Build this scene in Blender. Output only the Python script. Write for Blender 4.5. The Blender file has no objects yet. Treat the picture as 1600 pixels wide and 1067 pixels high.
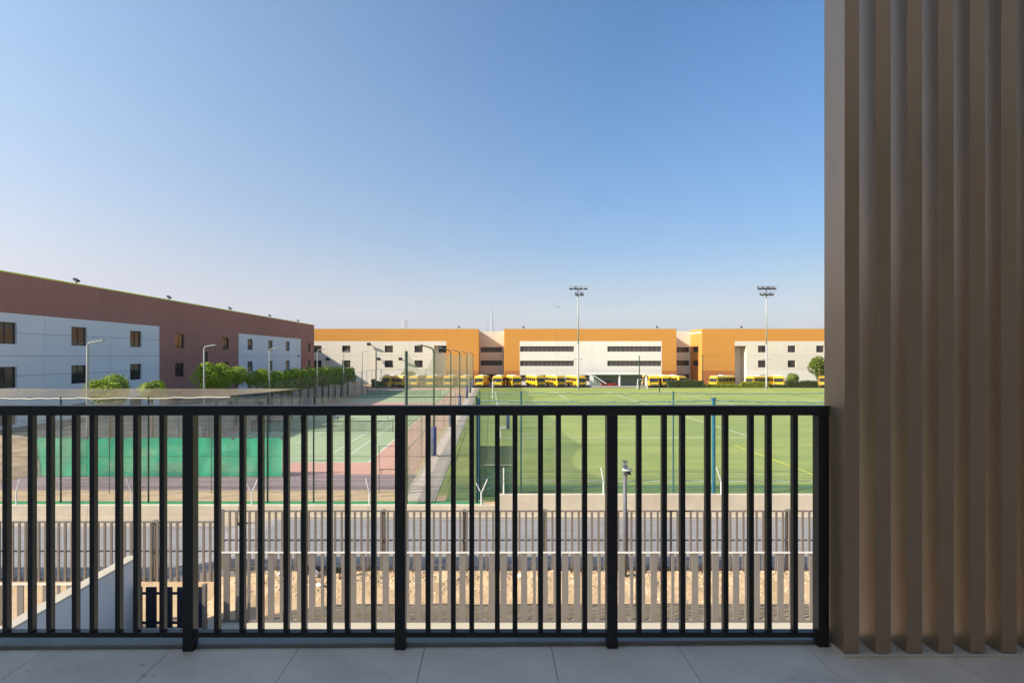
import bpy, bmesh, math, random
from mathutils import Vector, Matrix, noise
R = random.Random(7)
S = bpy.context.scene
C = S.collection
rad = math.radians
H = 6.9            # eye height above the sports ground
F = 820.0          # focal length in photograph pixels

# ------------------------------------------------------------------ camera
cam = bpy.data.cameras.new('camera'); co = bpy.data.objects.new('camera', cam); C.objects.link(co)
co.location = (0, 0, H); co.rotation_euler = (rad(90), 0, 0)
cam.sensor_width = 36; cam.lens = 36 * F / 1600; cam.shift_x = 32 / 1600; cam.shift_y = 22.5 / 1600
cam.clip_start = 0.05; cam.clip_end = 30000
S.camera = co
# ------------------------------------------------------------------ light
HAZE_D = .00007; SKY_H = .235; SKY_A = .50; SKY_G = .45; HAZE_C = (1.04, .99, 1.09)
L = Vector((1.0, 0.37, -0.66)).normalized()
sun = bpy.data.lights.new('sun', 'SUN'); so = bpy.data.objects.new('sun', sun); C.objects.link(so)
sun.energy = 2.9; sun.angle = rad(0.53); sun.color = (1.0, 0.90, 0.76)
so.rotation_euler = L.to_track_quat('-Z', 'Y').to_euler(); so.location = (-20, -20, 60)
w = bpy.data.worlds.new('World'); S.world = w; w.use_nodes = True
nt = w.node_tree; bg = nt.nodes['Background']
sky = nt.nodes.new('ShaderNodeTexSky'); sky.sky_type = 'NISHITA'; sky.sun_disc = False
sky.sun_elevation = math.asin(-L.z); sky.sun_rotation = math.atan2(-L.x, -L.y)
sky.air_density = 1.0; sky.dust_density = 1.0; sky.ozone_density = 2.5; sky.altitude = 0
# haze towards the horizon, a little whiter on the sun's side, all round the sky
hs_ = nt.nodes.new('ShaderNodeHueSaturation'); hs_.inputs['Saturation'].default_value = 1.75; hs_.inputs['Value'].default_value = .42
nt.links.new(sky.outputs[0], hs_.inputs['Color'])
tcw = nt.nodes.new('ShaderNodeTexCoord'); sep = nt.nodes.new('ShaderNodeSeparateXYZ'); nt.links.new(tcw.outputs['Generated'], sep.inputs[0])
def mth(op, a, b=None, clamp=False):
    n = nt.nodes.new('ShaderNodeMath'); n.operation = op; n.use_clamp = clamp
    for i, q in enumerate((a, b)):
        if q is None: continue
        if isinstance(q, (int, float)): n.inputs[i].default_value = q
        else: nt.links.new(q, n.inputs[i])
    return n.outputs[0]
zc = mth('MAXIMUM', sep.outputs[2], 0.0)
fh = mth('EXPONENT', mth('MULTIPLY', zc, -1 / SKY_H))
dt = nt.nodes.new('ShaderNodeVectorMath'); dt.operation = 'DOT_PRODUCT'; nt.links.new(tcw.outputs['Generated'], dt.inputs[0])
Sh = Vector((-L.x, -L.y, 0)).normalized(); dt.inputs[1].default_value = Sh
tz = mth('MULTIPLY', mth('ADD', dt.outputs['Value'], SKY_A), SKY_G, True)
ff = mth('ADD', fh, tz, True)
mixs = nt.nodes.new('ShaderNodeMix'); mixs.data_type = 'RGBA'
nt.links.new(ff, mixs.inputs[0]); nt.links.new(hs_.outputs[0], mixs.inputs[6])
hz = nt.nodes.new('ShaderNodeVectorMath'); hz.operation = 'SCALE'; hcm = nt.nodes.new('ShaderNodeMix'); hcm.data_type = 'RGBA'; nt.links.new(mth('MULTIPLY', zc, 2.2, True), hcm.inputs[0]); hcm.inputs[6].default_value = (*HAZE_C, 1); hcm.inputs[7].default_value = (1.02, 1.28, 1.52, 1); nt.links.new(hcm.outputs[2], hz.inputs[0])
pos = mth('MAXIMUM', dt.outputs['Value'], 0.0)
nt.links.new(mth('ADD', mth('ADD', 1.22, mth('MULTIPLY', dt.outputs['Value'], .34)), mth('MULTIPLY', mth('MULTIPLY', pos, pos), 1.6)), hz.inputs['Scale'])
nt.links.new(hz.outputs[0], mixs.inputs[7])
nt.links.new(mixs.outputs[2], bg.inputs[0]); bg.inputs[1].default_value = 0.15
S.view_settings.view_transform = 'Standard'; S.view_settings.look = 'None'
S.view_settings.gamma = 1; S.view_settings.use_curve_mapping = False
S.view_settings.exposure = 1.55
S.cycles.max_bounces = 8; S.cycles.transparent_max_bounces = 24

# ------------------------------------------------------------------ materials
M = {}
def mat(name, col, rough=0.8, var=0.12, scale=3.0, bump=0.0, bscale=40, spec=0.3, metal=0.0, col2=None, dirt=0.0, dscale=0.5, alpha=None, aniso=None):
    m = bpy.data.materials.new(name); m.use_nodes = True; t = m.node_tree; b = t.nodes['Principled BSDF']
    b.inputs['Roughness'].default_value = rough; b.inputs['Metallic'].default_value = metal
    b.inputs['Specular IOR Level'].default_value = spec
    tc = t.nodes.new('ShaderNodeTexCoord'); mp = t.nodes.new('ShaderNodeMapping')
    t.links.new(tc.outputs['Object'], mp.inputs[0])
    if aniso: mp.inputs['Scale'].default_value = aniso
    n = t.nodes.new('ShaderNodeTexNoise'); n.inputs['Scale'].default_value = scale; n.inputs['Detail'].default_value = 6
    n.inputs['Roughness'].default_value = 0.65
    t.links.new(mp.outputs[0], n.inputs['Vector'])
    r = t.nodes.new('ShaderNodeValToRGB'); t.links.new(n.outputs[0], r.inputs[0])
    a = [max(0, c * (1 - var)) for c in col]; z = [min(1, c * (1 + var)) for c in (col2 or col)]
    r.color_ramp.elements[0].position = 0.3; r.color_ramp.elements[1].position = 0.7
    r.color_ramp.elements[0].color = (*a, 1); r.color_ramp.elements[1].color = (*z, 1)
    out = r.outputs[0]
    if dirt:
        n2 = t.nodes.new('ShaderNodeTexNoise'); n2.inputs['Scale'].default_value = dscale; n2.inputs['Detail'].default_value = 8
        n2.inputs['Roughness'].default_value = 0.7
        t.links.new(mp.outputs[0], n2.inputs['Vector'])
        mr = t.nodes.new('ShaderNodeMapRange'); mr.inputs[1].default_value = 0.42; mr.inputs[2].default_value = 0.72
        mr.inputs[3].default_value = 0; mr.inputs[4].default_value = dirt
        t.links.new(n2.outputs[0], mr.inputs[0])
        mx = t.nodes.new('ShaderNodeMix'); mx.data_type = 'RGBA'
        t.links.new(mr.outputs[0], mx.inputs[0]); t.links.new(out, mx.inputs[6])
        mx.inputs[7].default_value = (col[0] * .55, col[1] * .5, col[2] * .45, 1); out = mx.outputs[2]
    t.links.new(out, b.inputs['Base Color'])
    if bump:
        n3 = t.nodes.new('ShaderNodeTexNoise'); n3.inputs['Scale'].default_value = bscale; n3.inputs['Detail'].default_value = 5
        t.links.new(mp.outputs[0], n3.inputs['Vector'])
        bp = t.nodes.new('ShaderNodeBump'); bp.inputs['Strength'].default_value = bump; bp.inputs['Distance'].default_value = 0.02
        t.links.new(n3.outputs[0], bp.inputs['Height']); t.links.new(bp.outputs[0], b.inputs['Normal'])
    if alpha is not None: b.inputs['Alpha'].default_value = alpha
    M[name] = m; return m

mat('sand', (.50, .35, .20), .95, .10, 1.2, .6, 30, .1, col2=(.54, .40, .25), dirt=.25, dscale=.8)
mat('dirt', (.38, .28, .18), .95, .2, .7, .5, 20, .1, col2=(.50, .38, .24), dirt=.4, dscale=.5)
mat('asphalt', (.085, .085, .092), .9, .12, 2, .4, 120, .25, dirt=.3, dscale=.5)
mat('road_grey', (.27, .265, .27), .9, .10, .8, .4, 120, .25, dirt=.45, dscale=.35, aniso=(.4, 2, 1))
mat('band_shadow', (.17, .135, .15), .9, .2, .7, .3, 60, .2, col2=(.25, .18, .19), aniso=(.25, 3, 1))  # shade before the court, put into a dark mauve colour
mat('court_green', (.30, .38, .22), .85, .05, .4, .15, 80, .2, dirt=.2, dscale=.25)
mat('court_red', (.52, .29, .235), .88, .06, .4, .15, 80, .2, dirt=.25, dscale=.3)
mat('turf', (.225, .31, .09), .95, .12, .20, .8, 60, .1, col2=(.35, .37, .10), dirt=.16, dscale=.5, aniso=(.35, 1.5, 1))
mat('turf_shadow', (.14, .22, .075), .95, .2, .6, .8, 60, .1, aniso=(.3, 2, 1))  # turf with the shadow band's darkness put into its colour
mat('green_strip', (.06, .25, .11), .9, .15, 2, .5, 60, .1)
mat('line_white', (.75, .77, .68), .8, .05, 5)
mat('line_yellow', (.70, .68, .05), .8, .05, 5)
mat('path', (.52, .44, .36), .9, .08, 1.5, .3, 60, .15, dirt=.25, dscale=.6)
mat('cream_wall', (.64, .55, .42), .9, .06, .8, .3, 50, .15, dirt=.40, dscale=.7)
mat('ledge', (.50, .455, .365), .9, .05, 1.2, .3, 50, .15, dirt=.15)
mat('white_wall', (.62, .615, .60), .9, .04, .8, .2, 50, .15, dirt=.14, dscale=.7)
mat('left_white', (.80, .79, .78), .9, .03, .25, .15, 30, .15, dirt=.10, dscale=.35, aniso=(1, 1, .35))
mat('left_brown', (.42, .20, .155), .9, .06, .25, .15, 30, .15, dirt=.12, dscale=.35, aniso=(1, 1, .35))
mat('far_cream', (.74, .675, .55), .9, .03, .2, .1, 20, .15, dirt=.10, dscale=.12, aniso=(1, 1, .5))
mat('far_cream_pale', (.80, .76, .66), .9, .03, .2, .1, 20, .15, dirt=.10, dscale=.15)
mat('far_orange', (.63, .29, .065), .88, .04, .2, .1, 20, .15, dirt=.12, dscale=.1, aniso=(1, 1, .5))
mat('far_terracotta', (.45, .17, .055), .9, .06, .2, .1, 20, .15, dirt=.12, dscale=.15)
mat('joint', (.24, .23, .22), .95)
mat('yellow_fringe', (.80, .85, .06), .7, .05)  # yellow lens fringing on the left roof edge, painted as a colour
mat('coping', (.60, .50, .35), .8, .05)
mat('window_frame', (.05, .045, .04), .5, .1)
mat('window_frame_light', (.17, .16, .15), .5, .1)
mat('black_steel', (.011, .010, .010), .36, .15, 8, .05, 200, .5)
mat('louvre', (.42, .30, .205), .32, .07, 2.5, .06, 90, .5, metal=.5, dirt=.30, dscale=1.6, aniso=(1, 1, .25))
mat('fence_brown', (.19, .165, .142), .55, .08, 3, .05, 60, .4)
mat('fence_cap', (.62, .57, .48), .6, .06)
mat('gate_navy', (.018, .019, .032), .5, .1)
mat('tile', (.82, .725, .62), .5, .05, 3.5, .12, 120, .35, dirt=.30, dscale=2.6)
def spots(name):
    t = M[name].node_tree; b = t.nodes['Principled BSDF']; old = b.inputs['Base Color'].links[0].from_socket
    g = t.nodes.new('ShaderNodeNewGeometry')
    n = t.nodes.new('ShaderNodeTexNoise'); n.inputs['Scale'].default_value = 26; n.inputs['Detail'].default_value = 3; t.links.new(g.outputs['Position'], n.inputs['Vector'])
    n2 = t.nodes.new('ShaderNodeTexNoise'); n2.inputs['Scale'].default_value = 1.7; n2.inputs['Detail'].default_value = 6; n2.inputs['Distortion'].default_value = .6; t.links.new(g.outputs['Position'], n2.inputs['Vector'])
    def mr(src, a, c):
        m = t.nodes.new('ShaderNodeMapRange'); m.inputs[1].default_value = a; m.inputs[2].default_value = c; t.links.new(src, m.inputs[0]); return m.outputs[0]
    mu = t.nodes.new('ShaderNodeMath'); mu.operation = 'MULTIPLY'; t.links.new(mr(n.outputs[0], .67, .72), mu.inputs[0]); t.links.new(mr(n2.outputs[0], .50, .60), mu.inputs[1])
    m2 = t.nodes.new('ShaderNodeMath'); m2.operation = 'MULTIPLY'; t.links.new(mu.outputs[0], m2.inputs[0]); m2.inputs[1].default_value = .6
    x = t.nodes.new('ShaderNodeMix'); x.data_type = 'RGBA'; t.links.new(m2.outputs[0], x.inputs[0]); t.links.new(old, x.inputs[6]); x.inputs[7].default_value = (.16, .145, .13, 1)
    m3 = t.nodes.new('ShaderNodeMath'); m3.operation = 'MULTIPLY'; t.links.new(mr(n2.outputs[0], .48, .68), m3.inputs[0]); m3.inputs[1].default_value = .35
    y = t.nodes.new('ShaderNodeMix'); y.data_type = 'RGBA'; t.links.new(m3.outputs[0], y.inputs[0]); t.links.new(x.outputs[2], y.inputs[6]); y.inputs[7].default_value = (.42, .38, .33, 1)
    t.links.new(y.outputs[2], b.inputs['Base Color'])
spots('tile')
mat('grout', (.52, .49, .45), .95)
mat('kerb_stone', (.26, .27, .255), .7, .1, 6, .2, 80, .3, dirt=.3, dscale=5)
mat('silicone', (.68, .60, .48), .7, .1, 8, .2, 80, .3, dirt=.3, dscale=6)
mat('plaster', (.78, .76, .72), .9, .03, 1, .1, 60, .15)
mat('green_post', (.022, .05, .032), .6, .2, 6)
mat('teal_post', (.02, .10, .11), .6, .2, 6)
mat('blue_post', (.02, .12, .18), .6, .2, 6)
mat('teal_rope', (.05, .17, .17), .85, .5, 9, col2=(.20, .30, .30))
mat('cream_rope', (.55, .52, .40), .85, .1, 5)
mat('pale_pole', (.36, .38, .35), .5, .08, 4)
mat('lower_mast', (.36, .355, .34), .5, .08, 4)
mat('grey_pole', (.13, .13, .14), .5, .1, 4)
mat('white_paint', (.74, .73, .70), .6, .05, 5, dirt=.1)
mat('lamp_dark', (.05, .05, .055), .5, .1)
mat('lamp_glass', (.25, .26, .28), .15, .05)
mat('blue_pad', (.035, .05, .22), .6, .1, 3)
mat('bus_yellow', (.80, .47, .012), .45, .04, 1, dirt=.15, dscale=1)
mat('bus_roof', (.78, .66, .30), .5, .04, 1, dirt=.15, dscale=1)
mat('tyre', (.015, .015, .015), .9, .1)
mat('red_car', (.35, .03, .03), .35, .05)
mat('shelter_green', (.27, .33, .27), .8, .06, 1, dirt=.1)
mat('trunk', (.12, .085, .055), .95, .25, 8, .5, 30, .1)
mat('rock_tan', (.52, .37, .22), .95, .3, 6, .5, 20, .1, col2=(.62, .50, .34))
mat('rock_white', (.72, .70, .64), .9, .15, 6, .5, 20, .1)
mat('black_plastic', (.015, .015, .017), .5, .1)
mat('tower_pale', (.52, .53, .54), .6)
mat('tower_glass', (.30, .33, .38), .4, .1, .01)
mat('bird', (.05, .05, .05), .8)

def glass(name, col, rough=.08):
    m = mat(name, col, rough, .35, .6, spec=.5); return m
glass('glass_dark', (.035, .033, .034)); glass('glass_brown_reflection', (.085, .058, .045)); glass('glass_far', (.075, .062, .05), .15)  # the brown one has reflections of the near upper windows put into its colour

def leaf_mat(name, a, z):
    m = bpy.data.materials.new(name); m.use_nodes = True; t = m.node_tree; t.nodes.clear()
    o = t.nodes.new('ShaderNodeOutputMaterial'); mx = t.nodes.new('ShaderNodeMixShader'); mx.inputs[0].default_value = .35
    d = t.nodes.new('ShaderNodeBsdfPrincipled'); d.inputs['Roughness'].default_value = .5; d.inputs['Specular IOR Level'].default_value = .3
    tl = t.nodes.new('ShaderNodeBsdfTranslucent'); g = t.nodes.new('ShaderNodeNewGeometry')
    r = t.nodes.new('ShaderNodeValToRGB'); r.color_ramp.elements[0].color = (*a, 1); r.color_ramp.elements[1].color = (*z, 1)
    t.links.new(g.outputs['Random Per Island'], r.inputs[0]); t.links.new(r.outputs[0], d.inputs['Base Color']); t.links.new(r.outputs[0], tl.inputs[0])
    t.links.new(d.outputs[0], mx.inputs[1]); t.links.new(tl.outputs[0], mx.inputs[2]); t.links.new(mx.outputs[0], o.inputs[0]); M[name] = m
leaf_mat('leaf_bright', (.13, .20, .012), (.36, .48, .035)); leaf_mat('leaf_mid', (.08, .12, .015), (.22, .28, .04))
leaf_mat('leaf_hedge', (.035, .055, .018), (.11, .14, .04)); leaf_mat('leaf_yellow', (.14, .17, .02), (.34, .36, .04))
def net_mat(name, col, op, cell=0.0, vary=.3):
    m = bpy.data.materials.new(name); m.use_nodes = True; t = m.node_tree; t.nodes.clear()
    o = t.nodes.new('ShaderNodeOutputMaterial'); mx = t.nodes.new('ShaderNodeMixShader')
    tr = t.nodes.new('ShaderNodeBsdfTransparent'); d = t.nodes.new('ShaderNodeBsdfDiffuse'); tl = t.nodes.new('ShaderNodeBsdfTranslucent')
    d.inputs[0].default_value = (*col, 1); tl.inputs[0].default_value = (*[c * .8 for c in col], 1)
    m2 = t.nodes.new('ShaderNodeMixShader'); m2.inputs[0].default_value = .35
    t.links.new(d.outputs[0], m2.inputs[1]); t.links.new(tl.outputs[0], m2.inputs[2])
    tc = t.nodes.new('ShaderNodeTexCoord'); n = t.nodes.new('ShaderNodeTexNoise'); n.inputs['Scale'].default_value = .9; n.inputs['Detail'].default_value = 5
    t.links.new(tc.outputs['Object'], n.inputs['Vector'])
    mr = t.nodes.new('ShaderNodeMapRange'); mr.inputs[1].default_value = .3; mr.inputs[2].default_value = .7
    mr.inputs[3].default_value = op * (1 - vary); mr.inputs[4].default_value = min(1, op * (1 + vary))
    t.links.new(n.outputs[0], mr.inputs[0]); t.links.new(mr.outputs[0], mx.inputs[0])
    t.links.new(tr.outputs[0], mx.inputs[1]); t.links.new(m2.outputs[0], mx.inputs[2]); t.links.new(mx.outputs[0], o.inputs[0])
    M[name] = m
net_mat('net_pale', (.52, .50, .42), .14)
net_mat('net_green', (.36, .50, .36), .13)
net_mat('net_tall', (.38, .42, .27), .40)
net_mat('net_tan', (.52, .43, .31), .50, vary=.25)
net_mat('windscreen', (.03, .50, .27), .88, vary=.12)
net_mat('windscreen_dark', (.12, .16, .125), .93, vary=.15)
net_mat('windscreen_deep', (.045, .12, .085), .88, vary=.2)
net_mat('court_net', (.03, .04, .03), .35)

# ------------------------------------------------------------------ helpers
class MB:
    def __init__(s): s.v = []; s.f = []
    def box(s, x0, x1, y0, y1, z0, z1, mtx=None):
        b = len(s.v)
        p = [(x0, y0, z0), (x1, y0, z0), (x1, y1, z0), (x0, y1, z0), (x0, y0, z1), (x1, y0, z1), (x1, y1, z1), (x0, y1, z1)]
        if mtx: p = [tuple(mtx @ Vector(q)) for q in p]
        s.v += p
        s.f += [(b, b + 3, b + 2, b + 1), (b + 4, b + 5, b + 6, b + 7), (b, b + 1, b + 5, b + 4), (b + 1, b + 2, b + 6, b + 5), (b + 2, b + 3, b + 7, b + 6), (b + 3, b, b + 4, b + 7)]
        return s
    def tube(s, pts, r, n=8, r2=None):
        pts = [Vector(p) for p in pts]; k = len(pts); base = len(s.v)
        for i, p in enumerate(pts):
            d = (pts[min(i + 1, k - 1)] - pts[max(i - 1, 0)]).normalized()
            u = d.cross(Vector((0, 0, 1)) if abs(d.z) < .9 else Vector((0, 1, 0))).normalized(); q = d.cross(u)
            rr = r if r2 is None else r + (r2 - r) * i / max(1, k - 1)
            for j in range(n):
                a = 2 * math.pi * j / n; s.v.append(tuple(p + (u * math.cos(a) + q * math.sin(a)) * rr))
        for i in range(k - 1):
            for j in range(n):
                a = base + i * n + j; b = base + i * n + (j + 1) % n
                s.f.append((a, b, b + n, a + n))
        s.f.append(tuple(base + j for j in range(n))[::-1]); s.f.append(tuple(base + (k - 1) * n + j for j in range(n)))
        return s
    def poly(s, pts):
        b = len(s.v); s.v += [tuple(p) for p in pts]; s.f.append(tuple(range(b, b + len(pts)))); return s
    def prism(s, prof, axis, a0, a1, mtx=None):   # profile of (u, z) swept along axis
        b = len(s.v); n = len(prof)
        for a in (a0, a1):
            for (u, z) in prof:
                p = Vector((a, u, z)) if axis == 'x' else Vector((u, a, z))
                s.v.append(tuple(mtx @ p if mtx else p))
        for j in range(n): s.f.append((b + j, b + (j + 1) % n, b + n + (j + 1) % n, b + n + j))
        s.f.append(tuple(range(b, b + n))[::-1]); s.f.append(tuple(range(b + n, b + 2 * n))); return s
    def mesh(s, name, m, smooth=False):
        me = bpy.data.meshes.new(name); me.from_pydata(s.v, [], s.f); me.materials.append(M[m])
        bm = bmesh.new(); bm.from_mesh(me); bmesh.ops.recalc_face_normals(bm, faces=bm.faces); bm.to_mesh(me); bm.free()
        if smooth:
            me.polygons.foreach_set('use_smooth', [True] * len(me.polygons))
        me.update(); return me
    def build(s, name, m, parent=None, smooth=False, bevel=0.0):
        o = bpy.data.objects.new(name, s.mesh(name, m, smooth)); C.objects.link(o)
        if parent: o.parent = parent
        if bevel:
            bv = o.modifiers.new('bevel', 'BEVEL'); bv.width = bevel; bv.segments = 2; bv.limit_method = 'ANGLE'
        return o
def B(name, m, parent, x0, x1, y0, y1, z0, z1, bevel=0.0):
    return MB().box(x0, x1, y0, y1, z0, z1).build(name, m, parent, bevel=bevel)
def E(name, loc, label, cat, group=None, rz=0.0):
    o = bpy.data.objects.new(name, None); C.objects.link(o); o.location = loc; o.rotation_euler = (0, 0, rz); o.empty_display_size = .2
    return tag(o, label, cat, group)
def tag(o, label, cat, group=None):
    o['label'] = label; o['category'] = cat
    if group: o['group'] = group
    return o
def st(o, kind='structure'): o['kind'] = kind; return o
def dup(o, parent=None):
    c = o.copy(); C.objects.link(c); c.parent = parent
    for ch in list(o.children): dup(ch, c)
    return c
def share(me, name, parent, loc=(0, 0, 0), rot=(0, 0, 0), sc=(1, 1, 1)):
    o = bpy.data.objects.new(name, me); C.objects.link(o); o.parent = parent; o.location = loc; o.rotation_euler = rot; o.scale = sc; return o
def PX(x, Y): return (x - 768) * Y / F
def PZ(y, Y): return H + (556 - y) * Y / F
def GY(y, z=0.0): return (H - z) * F / (y - 556)

# ------------------------------------------------------------------ ground
ZL = -0.36      # lower ground left of the step
st(MB().box(-9000, 9000, -3000, 12000, -1.2, -.8).build('ground', 'sand'))
st(MB().box(-60, -8.76, 13.0, 16.9, -.9, ZL).build('verge', 'sand'))
# the verge between the two fences, uneven, on the right
def heightfield(name, m, x0, x1, y0, y1, nx, ny, f, thick=.5):
    b = MB()
    for j in range(ny + 1):
        for i in range(nx + 1):
            x = x0 + (x1 - x0) * i / nx; y = y0 + (y1 - y0) * j / ny; b.v.append((x, y, f(x, y)))
    for j in range(ny):
        for i in range(nx):
            a = j * (nx + 1) + i; b.f.append((a, a + 1, a + nx + 2, a + nx + 1))
    return b.build(name, m, smooth=True)
def verge_h(x, y):
    k = max(0, min(1, (y - 14.9) / 1.0)); edge = max(0, min(1, (x + 8.75) / 1.4))
    base = ZL + (0.0 - ZL) * edge
    e = min(1, max(0, (16.85 - y) / .3)) * min(1, max(0, (y - 13.7) / .3))
    return base - .01 + e * ((.05 + .10 * k) * noise.noise(Vector((x * 1.1, y * 1.3, 0))) + k * .08 * noise.noise(Vector((x * 4, y * 4, 3))) + k * .06)
st(heightfield('verge', 'sand', -8.75, 40, 13.58, 16.9, 420, 34, verge_h))
st(MB().box(-8.75, 40, 13.0, 16.95, -.9, -.2).build('subsoil', 'sand'))
st(MB().box(-60, -10.9, 16.9, 22.5, -.9, ZL).build('road', 'road_grey'))
st(MB().prism([(-10.9, ZL), (-8.9, 0), (-8.9, -.9), (-10.9, -.9)], 'y', 16.9, 22.5).build('road_ramp', 'road_grey'))
st(MB().box(-8.9, 60, 16.9, 22.5, -.9, 0).build('road', 'road_grey'))
st(MB().box(-9.0, 14, 2.62, 13.2, -.9, -.002).build('yard_paving', 'white_wall'))
st(MB().box(-60, -9.3, 2.62, 13.0, -.9, -.75).build('lower_yard', 'white_wall'))
st(MB().box(-27, 90, 22.7, 128, -.9, 0).build('sports_ground', 'sand'))
def bank_h(x, y):
    t = min(1, max(0, (-26.6 - x) / 7.0)); return 1.305 * t ** .8 * min(1, (y - 22.8) / 2 + .1) + .10 * min(1, t * 4) * noise.noise(Vector((x * .5, y * .28, 0))) + .05 * min(1, t * 4) * noise.noise(Vector((x * 1.6, y * 1.1, 5))) + .012
st(heightfield('earth_bank', 'dirt', -34.2, -26.6, 22.9, 70, 50, 200, bank_h))
st(MB().prism([(-27, -.02), (-33, .9), (-36, 1.3), (-60, 1.3), (-60, -.9), (-27, -.9)], 'y', 22.7, 128).build('earth_bank', 'dirt'))
st(B('service_road', 'asphalt', None, -37.3, -33.8, 22.7, 127, 1.2, 1.304))
def sheet(name, m, x0, x1, y0, y1, lvl):
    return st(MB().poly([(x0, y0, .004 * lvl), (x1, y0, .004 * lvl), (x1, y1, .004 * lvl), (x0, y1, .004 * lvl)]).build(name, m))
sheet('grass_strip', 'green_strip', -30, -.4, 24.2, 24.95, 1)
sheet('shadow_strip', 'band_shadow', -26.8, -4.35, 27.0, 30.6, 1)  # shadow band at the near end of the court, painted as a sheet
sheet('court_surround', 'court_red', -23.6, -4.6, 30.6, 112, 1)
sheet('court', 'court_green', -22.8, -7.95, 34.0, 62.0, 2)
sheet('court', 'court_green', -22.8, -7.95, 78.0, 106.0, 2)
sheet('pitch', 'turf', -2.8, 80, 26.0, 113.5, 1)
sheet('pitch_shadow', 'turf_shadow', -2.2, 80, 25.0, 28.2, 2)  # shadow along the near pitch, painted as a darker sheet
def lines(y0):
    X0, X1 = -20.85, -9.88; sx = [X0 + 1.37, X1 - 1.37]; w_ = .03; L_ = 23.77
    for x in (X0, X1, *sx): sheet('court_line', 'line_white', x - w_, x + w_, y0, y0 + L_, 3)
    for y in (y0, y0 + L_): sheet('court_line', 'line_white', X0, X1, y - .04, y + .04, 3)
    for y in (y0 + 5.49, y0 + 18.28): sheet('court_line', 'line_white', sx[0], sx[1], y - .035, y + .035, 4)
    sheet('court_line', 'line_white', -15.40, -15.33, y0 + 5.49, y0 + 18.28, 5)
lines(35.8); lines(80.1)
sheet('court_line', 'line_white', -8.02, -7.94, 34, 62, 3)
sheet('court_line', 'line_white', -22.8, -7.95, 33.96, 34.04, 3)
def pl(x0, x1, y0, y1, m='line_white', l=3): sheet('pitch_line', m, x0, x1, y0, y1, l)
pl(1.6, 60, 28.82, 28.92); pl(.8, 22.15, 44.25, 44.37); pl(22.03, 22.15, 44.37, 101); pl(34, 34.12, 60, 105); pl(.8, 34, 101, 101.12)
pl(18.65, 18.77, 26.6, 40.35, 'line_yellow', 4); pl(18.65, 50, 40.35, 40.46, 'line_yellow', 4)
pl(.68, .8, 44.25, 101); pl(50, 50.1, 40, 105, 'line_white'); pl(12, 12.1, 84, 101); pl(12.1, 20, 84, 84.1)
sheet('asphalt_yard', 'asphalt', -27, 90, 113.6, 127.5, 1)
# paved path of slabs
pth = st(B('path', 'path', None, -4.3, -2.82, 24.9, 112, -.1, .02))
slab = MB().box(-.735, .735, 0, .985, 0, .014).mesh('paving_slab', 'path')
for i in range(40): share(slab, 'paving_slab', pth, (-3.56, 25 + i * 1.0, .022))
kerb = MB()
kerb.box(-2.80, -2.70, 24.9, 112, -.1, .03); st(kerb.build('kerb', 'ledge'))

# ------------------------------------------------------------------ own building and balcony
FL = lambda x: 5.519 + .007 * x
home = E('apartment_block', (0, 2.6, 0), 'block whose shaded balcony with pale floor tiles fills the foreground', 'building')
def hp(o): o.parent = home; o.location = (0, -2.6, 0); return o
Ry = Matrix.Rotation(-math.atan(.007), 4, 'Y')
floor = hp(MB().box(-4.6, 4.6, -1.2, 2.5, -.25, -.012, Matrix.Translation((0, 0, 5.519)) @ Ry).build('balcony_floor', 'grout'))
tile = MB().box(.0015, .5985, .0015, .5985, -.012, 0).mesh('floor_tile', 'tile')
tile_slim = MB().box(.0015, .5985, .0015, .5985, -.012, 0).mesh('floor_tile', 'tile')
for i in range(-8, 8):
    for j in range(6):
        x = .283 + i * .6; y = 2.498 - (j + 1) * .6
        o = share(tile, 'floor_tile', floor, (x, y, FL(x)), (0, -math.atan(.007), 0))
kb = MB(); mt = Matrix.Translation((0, 0, 5.519)) @ Ry
kb.box(-4.6, 1.60, 2.5, 2.6, -.25, .017, mt)
hp(kb.build('balcony_kerb', 'kerb_stone', bevel=.003))
hp(B('balcony_slab', 'plaster', None, -40, 40, -6, 2.598, 5.0, 5.24))
hp(B('soffit', 'plaster', None, -40, 40, -1.2, .4, 8.85, 9.2))
hp(B('upper_facade', 'plaster', None, -40, 40, -6, .4, 9.2, 13.0))
hp(B('back_wall', 'plaster', None, -40, 40, -1.6, -1.2, 5.24, 8.85))
hp(B('side_wall', 'plaster', None, -4.8, -4.6, -1.2, .4, 5.24, 8.85))
hp(B('side_wall', 'plaster', None, 4.6, 4.8, -1.2, 2.6, 5.24, 8.85))
hp(B('lower_facade', 'plaster', None, -40, 40, -6, 2.4, -.9, 5.0))

# railing
rail = E('balcony_railing', (0, 2.47, 5.52), 'black steel balcony railing with irregularly spaced upright bars', 'railing')
def rp(o): o.parent = rail; o.location = (0, -2.47, -5.52); return o
s = 2.47 / F
posts = [PX(x, 2.47) for x in (293 - 332 * 2, 293 - 332, 293, 625, 957, 1287.5)]
rp(B('top_rail', 'black_steel', None, -3.6, posts[-1] + .0265, 2.468, 2.52, 6.620, 6.665, bevel=.002))
rp(B('bottom_rail', 'black_steel', None, -3.6, posts[-1] - .026, 2.476, 2.511, 5.572, 5.596, bevel=.0015))
for x in posts:
    rp(B('post', 'black_steel', None, x - .025, x + .025, 2.47, 2.518, FL(x) - .004, 6.6195, bevel=.0015))
offs = [.130, .250, .337, .458, .542, .663, .748, .872]
bal = MB().box(-.0115, .0115, 2.480, 2.505, 5.5965, 6.6195).mesh('baluster', 'black_steel')
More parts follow.
